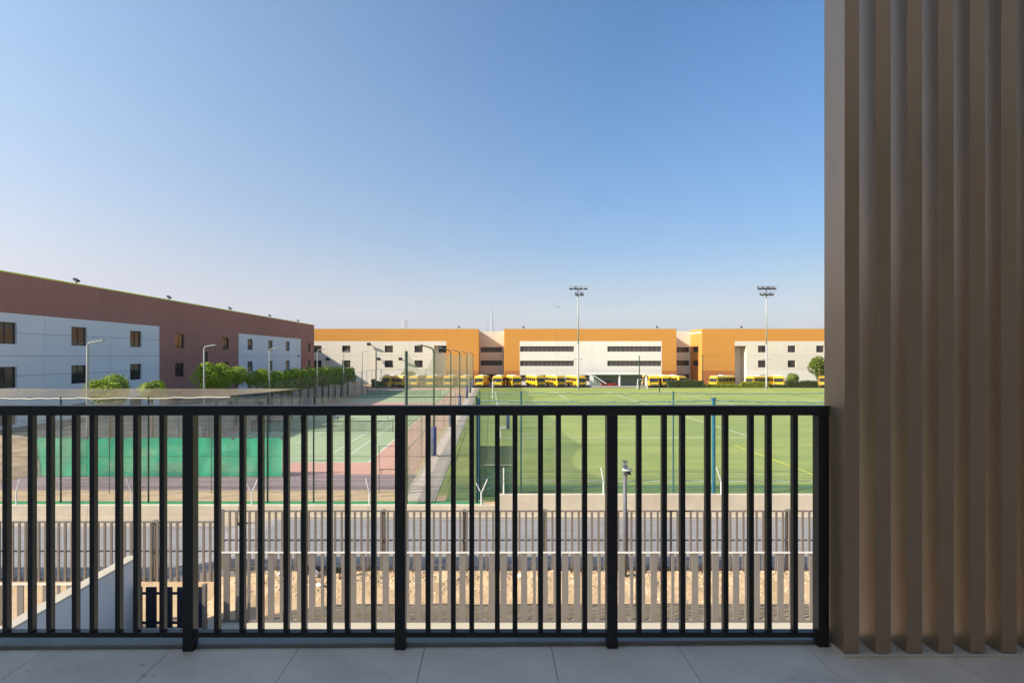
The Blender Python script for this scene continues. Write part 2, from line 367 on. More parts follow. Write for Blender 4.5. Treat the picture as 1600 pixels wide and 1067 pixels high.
for k in range(5):
    a, b_ = posts[k], posts[k + 1]
    for q in offs:
        o = bpy.data.objects.new('baluster', bal); C.objects.link(o); o.parent = rail; o.location = (a + (b_ - a) * q, -2.47, -5.52)

# louvre screen
scr = E('louvre_screen', (1.607, 2.39, 5.52), 'tall brown metal louvre screen of deep vertical fins beside the railing', 'screen')
def sp(o): o.parent = scr; o.location = (-1.607, -2.39, -5.52); return o
fin = MB().box(0, .069, 2.39, 2.536, 5.548, 11.6).build('fin', 'louvre', None, bevel=.0022)
sp(fin)
for i in range(1, 20):
    x = 1.607 + .1435 * i
    f2 = fin.copy(); C.objects.link(f2); f2.parent = scr; f2.location = (x - 1.607, -2.39, -5.52)
fin.location = (0, -2.39, -5.52)
sp(B('base_strip', 'silicone', None, 1.600, 4.598, 2.378, 2.55, 5.50, 5.545, bevel=.004))
sp(B('top_channel', 'louvre', None, 1.604, 4.598, 2.386, 2.54, 11.601, 11.66))

# ------------------------------------------------------------------ yard wall, near fences, gate
wl = E('garden_wall', (-9.15, 13.5, 0), 'white rendered dividing wall running out from the balcony towards the fence', 'wall')
o = B('wall_body', 'white_wall', None, -9.25, -9.03, 2.7, 13.4, -.8, 1.75); o.parent = wl; o.location = (9.15, -13.5, 0)
o = B('wall_coping', 'ledge', None, -9.29, -9.0, 2.7, 13.43, 1.751, 1.80, bevel=.005); o.parent = wl; o.location = (9.15, -13.5, 0)
st(B('ledge', 'ledge', None, -7.3, 16, 13.18, 13.74, -.5, .02))
st(B('ledge', 'ledge', None, -9.02, -7.3, 13.05, 13.4, -.5, .0))

def fin_fence(name, label, x0, x1, Y, zb, zt, seq, gap, m='fence_brown', depth=.03, group=None):
    e = E(name, (x0, Y, zb), label, 'fence', group)
    meshes = {}
    def ln(o): o.parent = e; o.location = (-x0, -Y, -zb); return o
    ln(B('bottom_rail', m, None, x0, x1, Y - .02, Y + .02, zb + .02, zb + .06))
    ln(B('top_rail', 'fence_cap', None, x0, x1, Y - .03, Y + .03, zt - .035, zt, bevel=.003))
    x = x0 + .02; i = 0
    while x < x1 - .2:
        wd = seq[i % len(seq)]
        if wd not in meshes: meshes[wd] = MB().box(0, wd, -depth / 2, depth / 2, 0, zt - zb - .098).mesh('slat', m)
        share(meshes[wd], 'slat', e, (x - x0, 0, .0605)); x += wd + gap; i += 1
    return e
seq = [.075, .16, .16, .075, .16, .16, .075, .075, .16, .16, .075, .16, .075, .16, .075, .16, .16, .16]
fin_fence('slat_fence', 'brown slatted fence of broad and narrow uprights on the pale ledge below the balcony', -7.17, 15, 13.57, .02, 1.836, seq, .148)
fin_fence('slat_fence', 'lower brown slatted fence left of the white dividing wall', -24, -9.35, 13.57, -.75, 1.02, [.075, .16, .16, .2], .17)
gt = E('yard_gate', (-9.0, 13.25, 0), 'low dark navy slatted gate between the white wall and the brown fence', 'gate')
for x, wd in ((-9.0, .18), (-8.72, .26), (-8.36, .30), (-7.93, .28), (-7.52, .22)):
    o = B('slat', 'gate_navy', gt, x + 9.0, x + 9.0 + wd, -.02, .02, .05, 1.07)
B('gate_rail', 'gate_navy', gt, 0, 1.7, -.045, -.021, .16, .22); B('gate_rail', 'gate_navy', gt, 0, 1.7, -.045, -.021, .9, .96)
B('latch', 'white_paint', gt, .06, .10, -.075, -.046, .62, .76)
B('gate_post', 'fence_brown', gt, 1.72, 1.80, -.05, .05, 0, 1.15)

def bar_fence(label, x0, x1, Y, zb, zt):
    e = E('bar_fence', (x0, Y, zb), label, 'fence', 'bar fences along the lane')
    h = zt - zb
    for (a, b_) in ((.06, .10), (h * .5 - .02, h * .5 + .02), (h - .045, h)):
        B('rail', 'fence_brown', e, 0, x1 - x0, -.022, .022, a, b_)
    me = MB().box(-.034, .034, -.06, -.0225, .02, h - .02).mesh('bar', 'fence_brown')
    pm = MB().box(-.06, .06, -.05, .05, -.2, h + .01).mesh('post', 'fence_brown')
    n = int((x1 - x0) / .212)
    for i in range(n): share(me, 'bar', e, (.1 + i * .212, 0, 0))
    x = 0
    while x <= x1 - x0: share(pm, 'post', e, (x, .075, 0)); x += 2.62
    return e
bar_fence('brown bar fence along the lane, right of the step in its top', -8.74, 19, 16.94, 0, 1.92)
bar_fence('brown bar fence along the lane, its lower stretch left of the step', -24, -8.80, 16.94, ZL, 1.57)

lk = st(B('lane_kerb', 'ledge', None, -8.9, 19, 22.20, 22.40, -.1, .075))
ks = MB().box(0, .88, -.012, .212, 0, .028).mesh('kerb_stone', 'ledge')
for i in range(31): share(ks, 'kerb_stone', lk, (-8.88 + i * .9, 22.20, .0755))
# rubble
b = MB()
def rock(b, x, y, z, r):
    bm = bmesh.new(); bmesh.ops.create_icosphere(bm, subdivisions=1, radius=1)
    sc = Vector((r * R.uniform(.7, 1.3), r * R.uniform(.7, 1.3), r * R.uniform(.45, .8))); rz = Matrix.Rotation(R.uniform(0, 6), 3, 'Z')
    o = len(b.v)
    for v in bm.verts:
        p = v.co * (1 + R.uniform(-.25, .2)); p = rz @ Vector((p.x * sc.x, p.y * sc.y, p.z * sc.z)); b.v.append((x + p.x, y + p.y, z + p.z))
    for f in bm.faces: b.f.append(tuple(o + v.index for v in f.verts))
    bm.free()
for i in range(2600):
    x = R.uniform(-8.2, 12); y = 14.6 + 2.2 * (R.random() ** .6)
    rock(b, x, y, verge_h(x, y), R.uniform(.012, .05) * (1.4 if R.random() < .06 else 1))
st(b.build('rubble', 'rock_tan'), 'stuff')
for i, (px, py, r, lab) in enumerate([(493, 903, .17, 'pale stone lying nearest the black planks behind the fence'), (437, 903, .12, 'pale stone at the left end of the stony verge'), (786, 917, .10, 'lone white stone on the sand below the middle of the railing'),
                                 (500, 917, .11, 'flat white stone just in front of the larger pale stone'), (655, 903, .10, 'small white stone at the back of the verge near the middle post'), (814, 901, .12, 'white stone at the foot of the lane fence near the middle')]):
    Yp = GY(py); b = MB(); rock(b, 0, 0, 0, r); o = b.build('stone', 'rock_white'); o.location = (PX(px, Yp), Yp, verge_h(PX(px, Yp), Yp) + r * .3); tag(o, lab, 'stone')
for k, (a, c, dy) in enumerate([(465, 508, 0), (518, 552, .15)]):
    Yp = 16.4 - dy; o = B('plank', 'black_plastic', None, 0, (c - a) * Yp / F, -.05, .05, 0, .15, bevel=.01)
    o.location = (PX(a, Yp), Yp, .19); tag(o, ['left-hand black plank propped on blocks behind the slatted fence', 'right-hand black plank propped on blocks behind the slatted fence'][k], 'plank', 'black planks on the verge')
    b1 = B('block', 'rock_tan', o, .1, .25, -.08, .08, -.25, -.001); b2 = B('block', 'rock_tan', o, (c - a) * Yp / F - .25, (c - a) * Yp / F - .1, -.08, .08, -.25, -.001)
# dry weeds at the foot of the lane fence
b = MB()
for i in range(260):
    x = R.uniform(-8.5, 12); y = R.uniform(16.55, 16.85); h_ = R.uniform(.08, .28)
    if R.random() < .6 and noise.noise(Vector((x * .8, 0, 0))) < 0: continue
    for q in range(9):
        a = R.uniform(0, 6.28); dx = math.cos(a) * h_ * .5; dy = math.sin(a) * h_ * .5
        b.poly([(x - .006, y, .03), (x + .006, y, .03), (x + dx, y + dy, .05 + h_)])
st(b.build('weeds', 'trunk'), 'stuff')

# camera mast
ms = E('camera_mast', (PX(974, 16.5), 16.3, 0), 'grey steel mast with a dome camera on top behind the slatted fence', 'mast')
MB().tube([(0, 0, 0), (0, 0, 3.3)], .062, 12).build('pole', 'grey_pole', ms, True)
B('base_plate', 'grey_pole', ms, -.15, .15, -.15, .15, 0, .03)
MB().tube([(0, 0, 3.3), (.04, -.02, 3.36), (.2, -.08, 3.38)], .03, 8).build('arm', 'grey_pole', ms, True)
MB().tube([(.06, -.05, 3.25), (.06, -.05, 3.36)], .13, 14, .05).build('camera_dome', 'lamp_dark', ms, True)
MB().tube([(.05, -.05, 3.361), (.05, -.05, 3.40)], .17, 14, .15).build('camera_hood', 'pale_pole', ms, True)
MB().box(-.07, .07, -.1, .05, 3.44, 3.52).box(-.08, .06, -.1, .05, 3.6, 3.66).build('camera_box', 'grey_pole', ms)
MB().tube([(0, 0, 3.3), (0, 0, 3.66)], .02, 8).build('stub', 'grey_pole', ms, True)

# ------------------------------------------------------------------ school boundary wall
bw = E('boundary_wall', (0, 22.45, 0), 'long cream boundary wall between the lane and the sports ground', 'wall')
def bp(n, m, x0, x1, y0, y1, z0, z1): 
    o = B(n, m, None, x0, x1, y0, y1, z0, z1); o.parent = bw; o.location = (0, -22.45, 0); return o
def secs(x0, x1, zb, zt, proud, step):
    x = x0
    while x < x1 - .1:
        e = min(x1, x + step)
        bp('wall_panel', 'cream_wall', x + .006, e - .006, 22.45, 22.68, proud, zt)
        bp('plinth', 'cream_wall', x + .006, e - .006, 22.42, 22.68, zb - .2, proud - .003)
        x = e
    bp('wall_core', 'joint', x0 + .02, x1 - .02, 22.47, 22.66, zb - .1, zt - .02)
secs(-60, -10.84, ZL, .5, -.0, 6.1); secs(-10.82, .31, 0, .5, .06, 5.56); secs(.33, 45, 0, .96, .30, 4.8)
# barbed wire brackets
def bracket(x, y, zt, kind, lab):
    e = E('wire_bracket', (x, y, zt), lab, 'bracket', 'white barbed wire brackets on the boundary wall')
    if kind == 'Y':
        MB().tube([(0, 0, -.05), (0, 0, .5)], .03, 6).build('stem', 'white_paint', e)
        MB().tube([(0, 0, .5), (-.22, 0, .95)], .026, 6).build('arm', 'white_paint', e); MB().tube([(0, 0, .5), (.26, 0, 1.1)], .026, 6).build('arm', 'white_paint', e)
    else:
        MB().tube([(0, 0, -.05), (0, 0, .55)], .03, 6).build('stem', 'white_paint', e)
        MB().tube([(0, 0, .55), (kind, -.1, 1.15)], .028, 6).build('arm', 'white_paint', e)
names_ = ['white barbed wire bracket at the far left end of the wall', 'white leaning bracket in front of the green windscreen, second from left', 'forked white bracket in front of the right part of the windscreen',
          'white leaning bracket in front of the red court apron', 'forked white bracket beside the dark green corner post', 'white bracket at the step up in the cream wall', 'white leaning bracket left of the grey camera mast',
          'white leaning bracket beside the blue net post', 'rightmost white leaning bracket, beside the louvre screen']
bx = [(25, .25), (205, -.15), (393, 'Y'), (577, -.12), (752, 'Y'), (787, 0.0), (943, -.12), (1127, -.24), (1312, -.2)]
tops = []
for (px, k), lab in zip(bx, names_):
    zt = .5 if px < 780 else .96
    x = PX(px, 22.55); bracket(x, 22.56, zt, k, lab); tops.append((x, zt, 0 if k == 'Y' else k))
for j in range(3):
    f = (.6, .85, 1.1)[j]; b = MB(); pts = []
    for i, (x, zt, k) in enumerate(tops):
        px_ = x + (k * (f - .55) / .6 if k else 0)
        if pts: pts.append(((pts[-1][0] + px_) / 2, 22.5, (pts[-1][2] + zt + f) / 2 - .05 - .02 * j))
        pts.append((px_, 22.53 - .08 * (f - .55), zt + f))
    tag(b.tube(pts, .006, 4).build('barbed_wire', 'grey_pole'), ['lowest strand of wire between the white brackets', 'middle strand of wire between the white brackets', 'top strand of wire between the white brackets'][j], 'wire', 'wire strands above the boundary wall')

# ------------------------------------------------------------------ sports fences and nets
def sheetmesh(b, p0, p1, z0, z1, n=24, m=4, wob=.05, sagtop=0.0, axis='x', seed=0):
    o = len(b.v)
    for j in range(m + 1):
        for i in range(n + 1):
            t = i / n; x = p0[0] + (p1[0] - p0[0]) * t; y = p0[1] + (p1[1] - p0[1]) * t
            zt = z1 - sagtop * 4 * t * (1 - t); z = z0 + (zt - z0) * j / m
            d = wob * noise.noise(Vector((x * .6 + seed, z * .6, y * .6)))
            b.v.append((x + (d if axis == 'y' else 0), y + (d if axis == 'x' else 0), z))
    for j in range(m):
        for i in range(n):
            a = o + j * (n + 1) + i; b.f.append((a, a + 1, a + n + 2, a + n + 1))
    return b
def rope(p0, p1, r, name, m, parent, n=40, sag=.0, tw=.03):
    pts = []
    for i in range(n + 1):
        t = i / n; p = Vector(p0).lerp(Vector(p1), t)
        p.z += -sag * 4 * t * (1 - t) + tw * noise.noise(Vector((p.x * 2.1, p.y, 7))); pts.append(p)
    return MB().tube(pts, r, 6).build(name, m, parent)
cf = E('court_fence', (0, 24.7, 0), 'dark green chain link fence on slim posts along the near edge of the tennis court', 'fence')
def cp(o): o.parent = cf; o.location = (0, -24.7, 0); return o
for px in (-90, 95, 232, 418, 490):
    cp(MB().tube([(PX(px, 24.7), 24.7, 0), (PX(px, 24.7), 24.7, 4.98)], .038 if px != 418 else .045, 8).build('post', 'green_post'))
cp(MB().tube([(PX(745, 24.7), 24.7, 0), (PX(745, 24.7), 24.7, 4.98)], .06, 8).build('post', 'green_post'))
for px in (171, 330): cp(MB().tube([(PX(px, 26.4), 26.4, 0), (PX(px, 26.4), 26.4, 4.9)], .02, 6).build('stay', 'green_post'))
cp(sheetmesh(MB(), (-30, 24.7), (-.7, 24.7), .02, 4.94, 60, 5).build('mesh', 'net_pale'))
cp(rope((-30, 24.7, 4.94), (PX(360, 24.7), 24.7, 4.96), .035, 'rope', 'cream_rope', None, 60, .06, .05))
cp(rope((PX(360, 24.7), 24.7, 4.94), (-.7, 24.7, 4.98), .022, 'rail', 'green_post', None, 20, 0, .02))
for y_, r in ((657, .009), (671, .006), (713, .009), (745, .006)):
    z = PZ(y_, 24.7); cp(MB().tube([(-30, 24.7, z), (-.7, 24.7, z)], r, 4).build('wire', 'green_post'))
# tan shade strip above it
b = MB(); xs = [(-30, 5.35), (-12, 5.37), (PX(250, 24.7), 5.36), (PX(485, 24.7), 5.40)]
pl_ = []; n = 50
for i in range(n + 1):
    t = i / n; x = -30 + t * (PX(485, 24.7) + 30); top = 5.36 + .02 * noise.noise(Vector((x, 0, 0)))
    bot = 4.97 if x < PX(340, 24.7) else 4.97 + (x - PX(340, 24.7)) / (PX(485, 24.7) - PX(340, 24.7)) * .42
    b.v += [(x, 24.74, min(bot, top - .004)), (x, 24.74 + .05 * math.sin(x), top)]
for i in range(n): b.f.append((2 * i, 2 * i + 2, 2 * i + 3, 2 * i + 1))
cp(b.build('shade_strip', 'net_tan'))
# green windscreen on the court
ws = E('windscreen', (PX(57, 30), 30.0, 0), 'bright emerald green windscreen cloth hung low across the near end of the court', 'windscreen')
b = MB(); n = 90; X0, X1 = PX(57, 30.0), PX(441, 30.0)
for j in range(7):
    for i in range(n + 1):
        t = i / n; x = X0 + (X1 - X0) * t
        top = 2.22 + .05 * math.sin(t * 40) * noise.noise(Vector((t * 8, 0, 0))) - .14 * (abs(math.sin(t * math.pi * 5)) < .12)
        z = .03 + (top - .03) * j / 6; if_left = .25 * (1 - j / 6) if i == 0 else 0
        b.v.append((x + if_left * .7 - X0, .10 * noise.noise(Vector((x * 1.4, z * .9, 0))) + .05 * noise.noise(Vector((x * 5, z * 2, 4))), z))
for j in range(6):
    for i in range(n):
        a = j * (n + 1) + i; b.f.append((a, a + 1, a + n + 2, a + n + 1))
b.build('cloth', 'windscreen', ws, True)
MB().tube([(0, .02, 2.22), (X1 - X0, .02, 2.22)], .012, 5).build('wire', 'green_post', ws)
for i in range(6): MB().tube([(i * (X1 - X0) / 5, .08, 0), (i * (X1 - X0) / 5, .08, 2.3)], .022, 6).build('post', 'green_post', ws)
# perimeter fences
def link_fence(label, p0, p1, h, step, m='net_pale', pm='green_post', r=.03, rails=(1.0,)):
    e = E('chain_link_fence', (p0[0], p0[1], 0), label, 'fence')
    d = Vector((p1[0] - p0[0], p1[1] - p0[1], 0)); Ln = d.length; u = d / Ln
    me = MB().tube([(0, 0, 0), (0, 0, h)], r, 6).mesh('post', pm)
    k = 0
    while k <= Ln + .01: share(me, 'post', e, u * k); k += step
    for q in rails: MB().tube([Vector((0, 0, h * q)), d + Vector((0, 0, h * q))], .02, 5).build('rail', pm, e)
    ax = 'y' if abs(d.x) < abs(d.y) else 'x'
    sheetmesh(MB(), (0, 0), (d.x, d.y), .02, h, 30, 2, .02, 0, ax).build('mesh', m, e)
    return e
link_fence('long chain link fence between the tennis courts and the row of round trees', (-23.8, 27), (-23.8, 113), 4.1, 4.3)
link_fence('chain link fence across the far end of the tennis courts', (-23.7, 113.0), (-4.6, 113.0), 4.0, 4.77)
link_fence('low chain link fence between the red court surround and the paved path', (-4.75, 27.4), (-4.75, 110), 2.9, 8.3, rails=(1.0, .55), r=.025)
# tall net poles
tn = E('ball_stop_net', (-3.95, 24.0, 0), 'tall pale ball stop net hanging between curved poles along the path', 'net')
P0 = [24.3, 35.9, 50.8, 65, 84, 97, 112]
for a, c in zip(P0, P0[1:]):
    b = MB(); sheetmesh(b, (0.02, a - 24), (0.02, c - 24), .3, 7.35, 30, 5, .12, 1.3 if a < 30 else .5, 'y'); b.build('net_panel', 'net_tall', tn)
plab = ['straight dark pole at the near corner of the tall net', 'nearest curved pole of the tall net with a blue pad at its foot', 'second curved pole of the tall net counted from the balcony', 'third curved pole of the tall net counted from the balcony',
        'fourth curved pole of the tall net counted from the balcony', 'fifth curved pole of the tall net counted from the balcony', 'farthest curved pole of the tall net, near the yellow buses']
for i, y in enumerate(P0):
    e = E('net_pole', (-3.95, y, 0), plab[i], 'pole', 'poles of the tall net')
    if i == 0:
        MB().tube([(0, 0, 0), (0, 0, 7.12)], .07, 10).build('pole', 'green_post', e, True)
    else:
        MB().tube([(0, 0, 0), (0, 0, 7.1), (-.03, 0, 7.28), (-.14, 0, 7.42), (-.35, 0, 7.5), (-1.0, 0, 7.68)], .065 if i < 3 else .085, 10, .04).build('pole', 'pale_pole' if i == 5 else 'green_post', e, True)
        MB().box(-1.12, -.86, -.06, .06, 7.64, 7.7).build('lamp_head', 'pale_pole', e)
        MB().tube([(0, 0, .12), (0, 0, 2.05)], .19, 12).build('pad', 'blue_pad', e, True)
        B('footing', 'ledge', e, -.28, .28, -.28, .28, .02, .11)
# frame gate at the court corner
fg = E('court_gate', (-5.65, 26.4, 0), 'slim green metal frame gate open at the corner of the red court', 'gate')
MB().tube([(0, 0, 0), (0, 0, 2.36), (1.5, 0, 2.36), (1.5, 0, 0)], .022, 6).build('gate_frame', 'green_post', fg)
MB().tube([(0, 0, 1.2), (1.5, 0, 1.2)], .02, 6).build('gate_rail', 'green_post', fg)
MB().tube([(.05, 0, 1.2), (.12, 0, .95), (.16, 0, 1.19)], .02, 5).build('chain', 'green_post', fg)
# pitch nets
def pitch_net(label, Y, zt, xs, rope_r, pm, prs, sag):
    e = E('pitch_net', (xs[0], Y, 0), label, 'net')
    for x, r in zip(xs, prs):
        MB().tube([(x - xs[0], 0, 0), (x - xs[0], 0, zt + .08)], r, 8).build('post', pm, e)
        if r > .07: MB().tube([(x - xs[0], 0, zt + .08), (x - xs[0], 0, zt + .14)], r * 1.5, 8).build('cap', pm, e)
    for a, c in zip(xs, xs[1:]): rope((a - xs[0], 0, zt), (c - xs[0], 0, zt), rope_r, 'rope', 'teal_rope', e, 60, sag, .06)
    sheetmesh(MB(), (0, 0), (xs[-1] - xs[0], 0), .02, zt - sag, 60, 5, .1).build('mesh', 'net_green', e)
    MB().tube([(0, 0, .6), (xs[-1] - xs[0], 0, .6)], .008, 4).build('wire', pm, e); MB().tube([(0, 0, 1.05), (xs[-1] - xs[0], 0, 1.05)], .008, 4).build('wire', pm, e)
pitch_net('pitch net with a thick blue post and twisted teal top rope', 25.2, 4.75, [-.62, PX(1115, 25.2), 22.1, 34], .03, 'blue_post', [.05, .085, .085, .085], .08)
pitch_net('second pitch net just behind, on thin dark teal posts', 26.5, 5.03, [-.6, PX(814, 26.5), PX(1052, 26.5), 16.9, 28], .022, 'teal_post', [.03, .045, .04, .04, .04], .05)
# green two-tier screen
gs = E('green_screen', (-.62, 25.6, 0), 'grey green two-tier windscreen panel beside the dark corner post of the pitch', 'windscreen')
sheetmesh(MB(), (0, 0), (1.66, 0), 1.6, 2.45, 8, 3, .04).build('upper_cloth', 'windscreen_dark', gs)
sheetmesh(MB(), (0, 0), (1.66, 0), .05, 1.57, 8, 3, .05).build('lower_cloth', 'windscreen_deep', gs)
MB().tube([(-.02, .03, 0), (-.02, .03, 2.48), (1.68, .03, 2.48), (1.68, .03, 0)], .045, 6).build('screen_frame', 'green_post', gs)
MB().tube([(0, -.02, 1.585), (1.66, -.02, 1.585)], .025, 5).build('middle_bar', 'pale_pole', gs)
# padded goal
gp = E('padded_goal', (1.55, 49.6, 0), 'small white training goal with a blue padded upright on the pitch', 'goal')
MB().tube([(0, 0, .02), (0, 0, 2.0)], .16, 10).build('pad', 'blue_pad', gp, True)
MB().tube([(0, 0, .08), (-.9, 0, .08), (-.9, .9, .08), (0, .9, .08)], .05, 6).build('base_frame', 'white_paint', gp)
MB().tube([(0, 0, 2.0), (0, 0, 2.5), (-.9, 0, 2.5), (-.9, 0, .1)], .035, 6).build('upright', 'white_paint', gp)
# white post
wp = E('white_post', (PX(770, 85), 85, 0), 'slender white post standing on the pitch left of the yellow buses', 'post')
MB().tube([(0, 0, 0), (0, 0, 2.7)], .12, 8).build('pole', 'white_paint', wp); MB().tube([(0, 0, 2.7), (.6, 0, 2.72)], .06, 6).build('arm', 'white_paint', wp)
# tennis nets
for k, y in enumerate((47.7, 92.0)):
    e = E('tennis_net', (-15.36, y, 0), ['tennis net across the nearer green court', 'tennis net across the farther green court'][k], 'net', 'tennis nets')
    sheetmesh(MB(), (-6.3, 0), (6.3, 0), .03, .98, 20, 3, .01, .05).build('mesh', 'court_net', e)
    rope((-6.3, 0, 1.0), (6.3, 0, 1.0), .03, 'tape', 'line_white' if k else 'green_post', e, 20, .05, 0)
    for sx in (-6.4, 6.4): MB().tube([(sx, 0, 0), (sx, 0, 1.08)], .05, 8).build('post', 'green_post', e)
# benches
for k, (px, lab) in enumerate([(463, 'black and white court bench nearest the green windscreen'), (535, 'black and white court bench in the middle of the three'), (613, 'black and white court bench nearest the path')]):
    e = E('court_bench', (PX(px, 57), 57, 0), lab, 'bench', 'court benches'); e.rotation_euler.z = .1 * k
    B('seat', 'white_paint', e, -.6, .6, -.2, .2, .42, .47); B('backrest', 'black_plastic', e, -.6, .6, .18, .22, .5, .85)
    for sx in (-.5, .5): B('leg', 'black_plastic', e, sx - .03, sx + .03, -.18, .18, 0, .419)
for k, (px, lab) in enumerate([(357, 'white framed umpire chair by the court, left one'), (405, 'white framed umpire chair by the court, right one')]):
    e = E('umpire_chair', (PX(px, 58), 58, 0), lab, 'chair', 'umpire chairs')
    for sx in (-.3, .3):
        for sy in (-.35, .35): MB().tube([(sx * 1.3, sy * 1.3, 0), (sx, sy, 1.3)], .03, 5).build('leg', 'white_paint', e)
    B('seat', 'black_plastic', e, -.32, .32, -.35, .35, 1.3, 1.36); B('backrest', 'black_plastic', e, -.32, .32, .3, .34, 1.36, 1.85)
bxn = E('blue_box', (PX(480, 70), 70, 0), 'blue padded box standing at the far side of the court', 'box')
B('box_body', 'blue_pad', bxn, -.5, .5, -.4, .4, .05, 1.2, bevel=.04); B('box_base', 'ledge', bxn, -.55, .55, -.45, .45, 0, .049)
for k, (px, py) in enumerate([(276, 683), (313, 681)]):
    Yp = GY(py); e = E('marker_post', (PX(px, Yp), Yp, .0), ['white marker post on the bare red ground, left one', 'white marker post on the bare red ground, right one'][k], 'post', 'white marker posts')
    MB().tube([(0, 0, 0), (0, 0, .65)], .07, 8).build('post', 'white_paint', e); MB().tube([(0, 0, .651), (0, 0, .75)], .11, 8).build('cap', 'white_paint', e)
hp2 = E('basketball_hoop', (PX(548, 100), 100, 0), 'white basketball hoop stand at the far left corner of the courts', 'hoop')
MB().tube([(0, 0, 0), (0, 0, 2.4), (0, -.7, 3.1)], .07, 8).build('pole', 'white_paint', hp2); B('backboard', 'white_paint', hp2, -.7, .7, -.76, -.71, 2.6, 3.5)
MB().tube([(.22 * math.cos(a * .6), -1.0 + .22 * math.sin(a * .6), 2.75) for a in range(11)], .015, 4).build('ring', 'far_orange', hp2)
# white tubular rack
rk = E('tubular_rack', (PX(346, 50), 50, 0), 'white tubular rack of loops left of the court, just above the rail', 'rack')
for i in range(5): MB().tube([(i * .28 - .6, 0, 2.0), (i * .28 - .6, 0, 2.4), (i * .28 - .45, 0, 2.5), (i * .28 - .4, 0, 2.1)], .025, 5).build('loop', 'white_paint', rk)
for sx in (-.6, .6): MB().tube([(sx, 0, 0), (sx, 0, 2.0)], .03, 5).build('leg', 'white_paint', rk)
MB().tube([(-.7, 0, 2.02), (.75, 0, 2.02)], .03, 5).build('bar', 'white_paint', rk)

# ------------------------------------------------------------------ buildings
def wall_cells(b, u0, u1, z0, z1, holes, d0, d1, axis, mul=1):
    """boxes filling the rectangle except the holes; u along x (axis 'x') or y"""
    us = sorted({u0, u1, *[min(max(h[0], u0), u1) for h in holes], *[min(max(h[1], u0), u1) for h in holes]})
    zs = sorted({z0, z1, *[min(max(h[2], z0), z1) for h in holes], *[min(max(h[3], z0), z1) for h in holes]})
    for a, c in zip(us, us[1:]):
        run = None
        for e, f in list(zip(zs, zs[1:])) + [(None, None)]:
            solid = e is not None and not any(h[0] < (a + c) / 2 < h[1] and h[2] < (e + f) / 2 < h[3] for h in holes)
            if solid:
                run = (run[0], f) if run else (e, f)
            elif run:
                if axis == 'x': b.box(a, c, d0, d1, run[0], run[1])
                else: b.box(d0, d1, a, c, run[0], run[1])
                run = None
    return b
def panels(parent, m, u0, u1, z0, z1, holes, d0, d1, axis, us=(), zs=(), g=.013, name='wall_panel'):
    ul = [u0] + sorted(u for u in us if u0 < u < u1) + [u1]; zl = [z0] + sorted(z for z in zs if z0 < z < z1) + [z1]
    for a, c in zip(ul, ul[1:]):
        for e, f in zip(zl, zl[1:]):
            ga = g if a > u0 else .0; gc = g if c < u1 else .0; ge = g if e > z0 else 0; gf = g if f < z1 else 0
            b = wall_cells(MB(), a + ga, c - gc, e + ge, f - gf, holes, d0, d1, axis)
            if b.v: b.build(name, m, parent)
def window(parent, axis, d, out, u0, u1, z0, z1, nm, glassm, recess=.18, fm='window_frame', fw=.07, rail=.28):
    """frame with mullions set back in its opening; panes are its children. out=+1/-1 : direction of outside along depth axis"""
    f = MB(); a, c = (d - out * recess), (d - out * (recess + .07)); lo, hi = min(a, c), max(a, c)
    def bx(u_, v_, z_, w_):
        if axis == 'x': f.box(u_, v_, lo, hi, z_, w_)
        else: f.box(lo, hi, u_, v_, z_, w_)
    bx(u0, u1, z0, z0 + fw); bx(u0, u1, z1 - fw, z1); bx(u0, u0 + fw, z0 + fw, z1 - fw); bx(u1 - fw, u1, z0 + fw, z1 - fw)
    step = (u1 - u0) / nm
    for i in range(1, nm): bx(u0 + i * step - fw * .45, u0 + i * step + fw * .45, z0 + fw, z1 - fw)
    if rail:
        zr = z0 + (z1 - z0) * rail
        for i in range(nm):
            x0_ = u0 + i * step + (fw if i == 0 else fw * .45); x1_ = u0 + (i + 1) * step - (fw if i == nm - 1 else fw * .45)
            bx(x0_, x1_, zr - .025, zr + .025)
    o = f.build('window', fm, parent)
    g0 = (lo + hi) / 2 - .008
    for i in range(nm):
        gm = glassm if isinstance(glassm, str) else glassm[R.randrange(len(glassm))]
        x0_, x1_ = u0 + i * step + .02, u0 + (i + 1) * step - .02
        if axis == 'x': B('pane', gm, o, x0_, x1_, g0, g0 + .016, z0 + .03, z1 - .03)
        else: B('pane', gm, o, g0, g0 + .016, x0_, x1_, z0 + .03, z1 - .03)
    return o

# left building: facade plane at x = XL facing +x
XL = -37.3; K = 37.3 / 35.5
lb = E('school_wing', (XL, 38, 0), 'long school wing with dark red brown upper band and white panels on the left', 'building')
lb.location = (0, 0, 0)
def LY(px): return -XL * F / (768 - px)
zt = H + 6.1 * K; LYE = LY(491)
wins = []
for px in (10, 124, 212.5, 281, 352.7, 391, 422.5, 449.5, 483):
    y = LY(px); 
    for (zb_, zt_) in ((.88 * K, 2.48 * K), (-2.37 * K, -.80 * K), (-5.1 * K, -4.1 * K)):
        hw = .86 * K
        if px == 483: hw = .7
        wins.append((y - hw, y + hw, H + zb_, H + zt_))
wins.append((LY(322) - .45, LY(322) + .45, H - .75, H + .5)); wins.append((LY(466.5) - .6, LY(466.5) + .6, H - .2, H + .85 - .7))
ya, yb_ = LY(249), LY(373); yc = LY(470); zp = H + 3.15 * K; z0 = .9
U = [LY(-30), LY(70), LY(173), LY(330), LY(420)]
Z = [H - .02, H + 3.6]
panels(lb, 'left_white', 35.5, ya, z0, zp, wins, XL - .3, XL, 'y', U, [H, H + 1.7 * K, H - 1.5 * K])
panels(lb, 'left_brown', ya, yb_, z0, zp, wins, XL - .3, XL - .01, 'y', [LY(330)], [H])
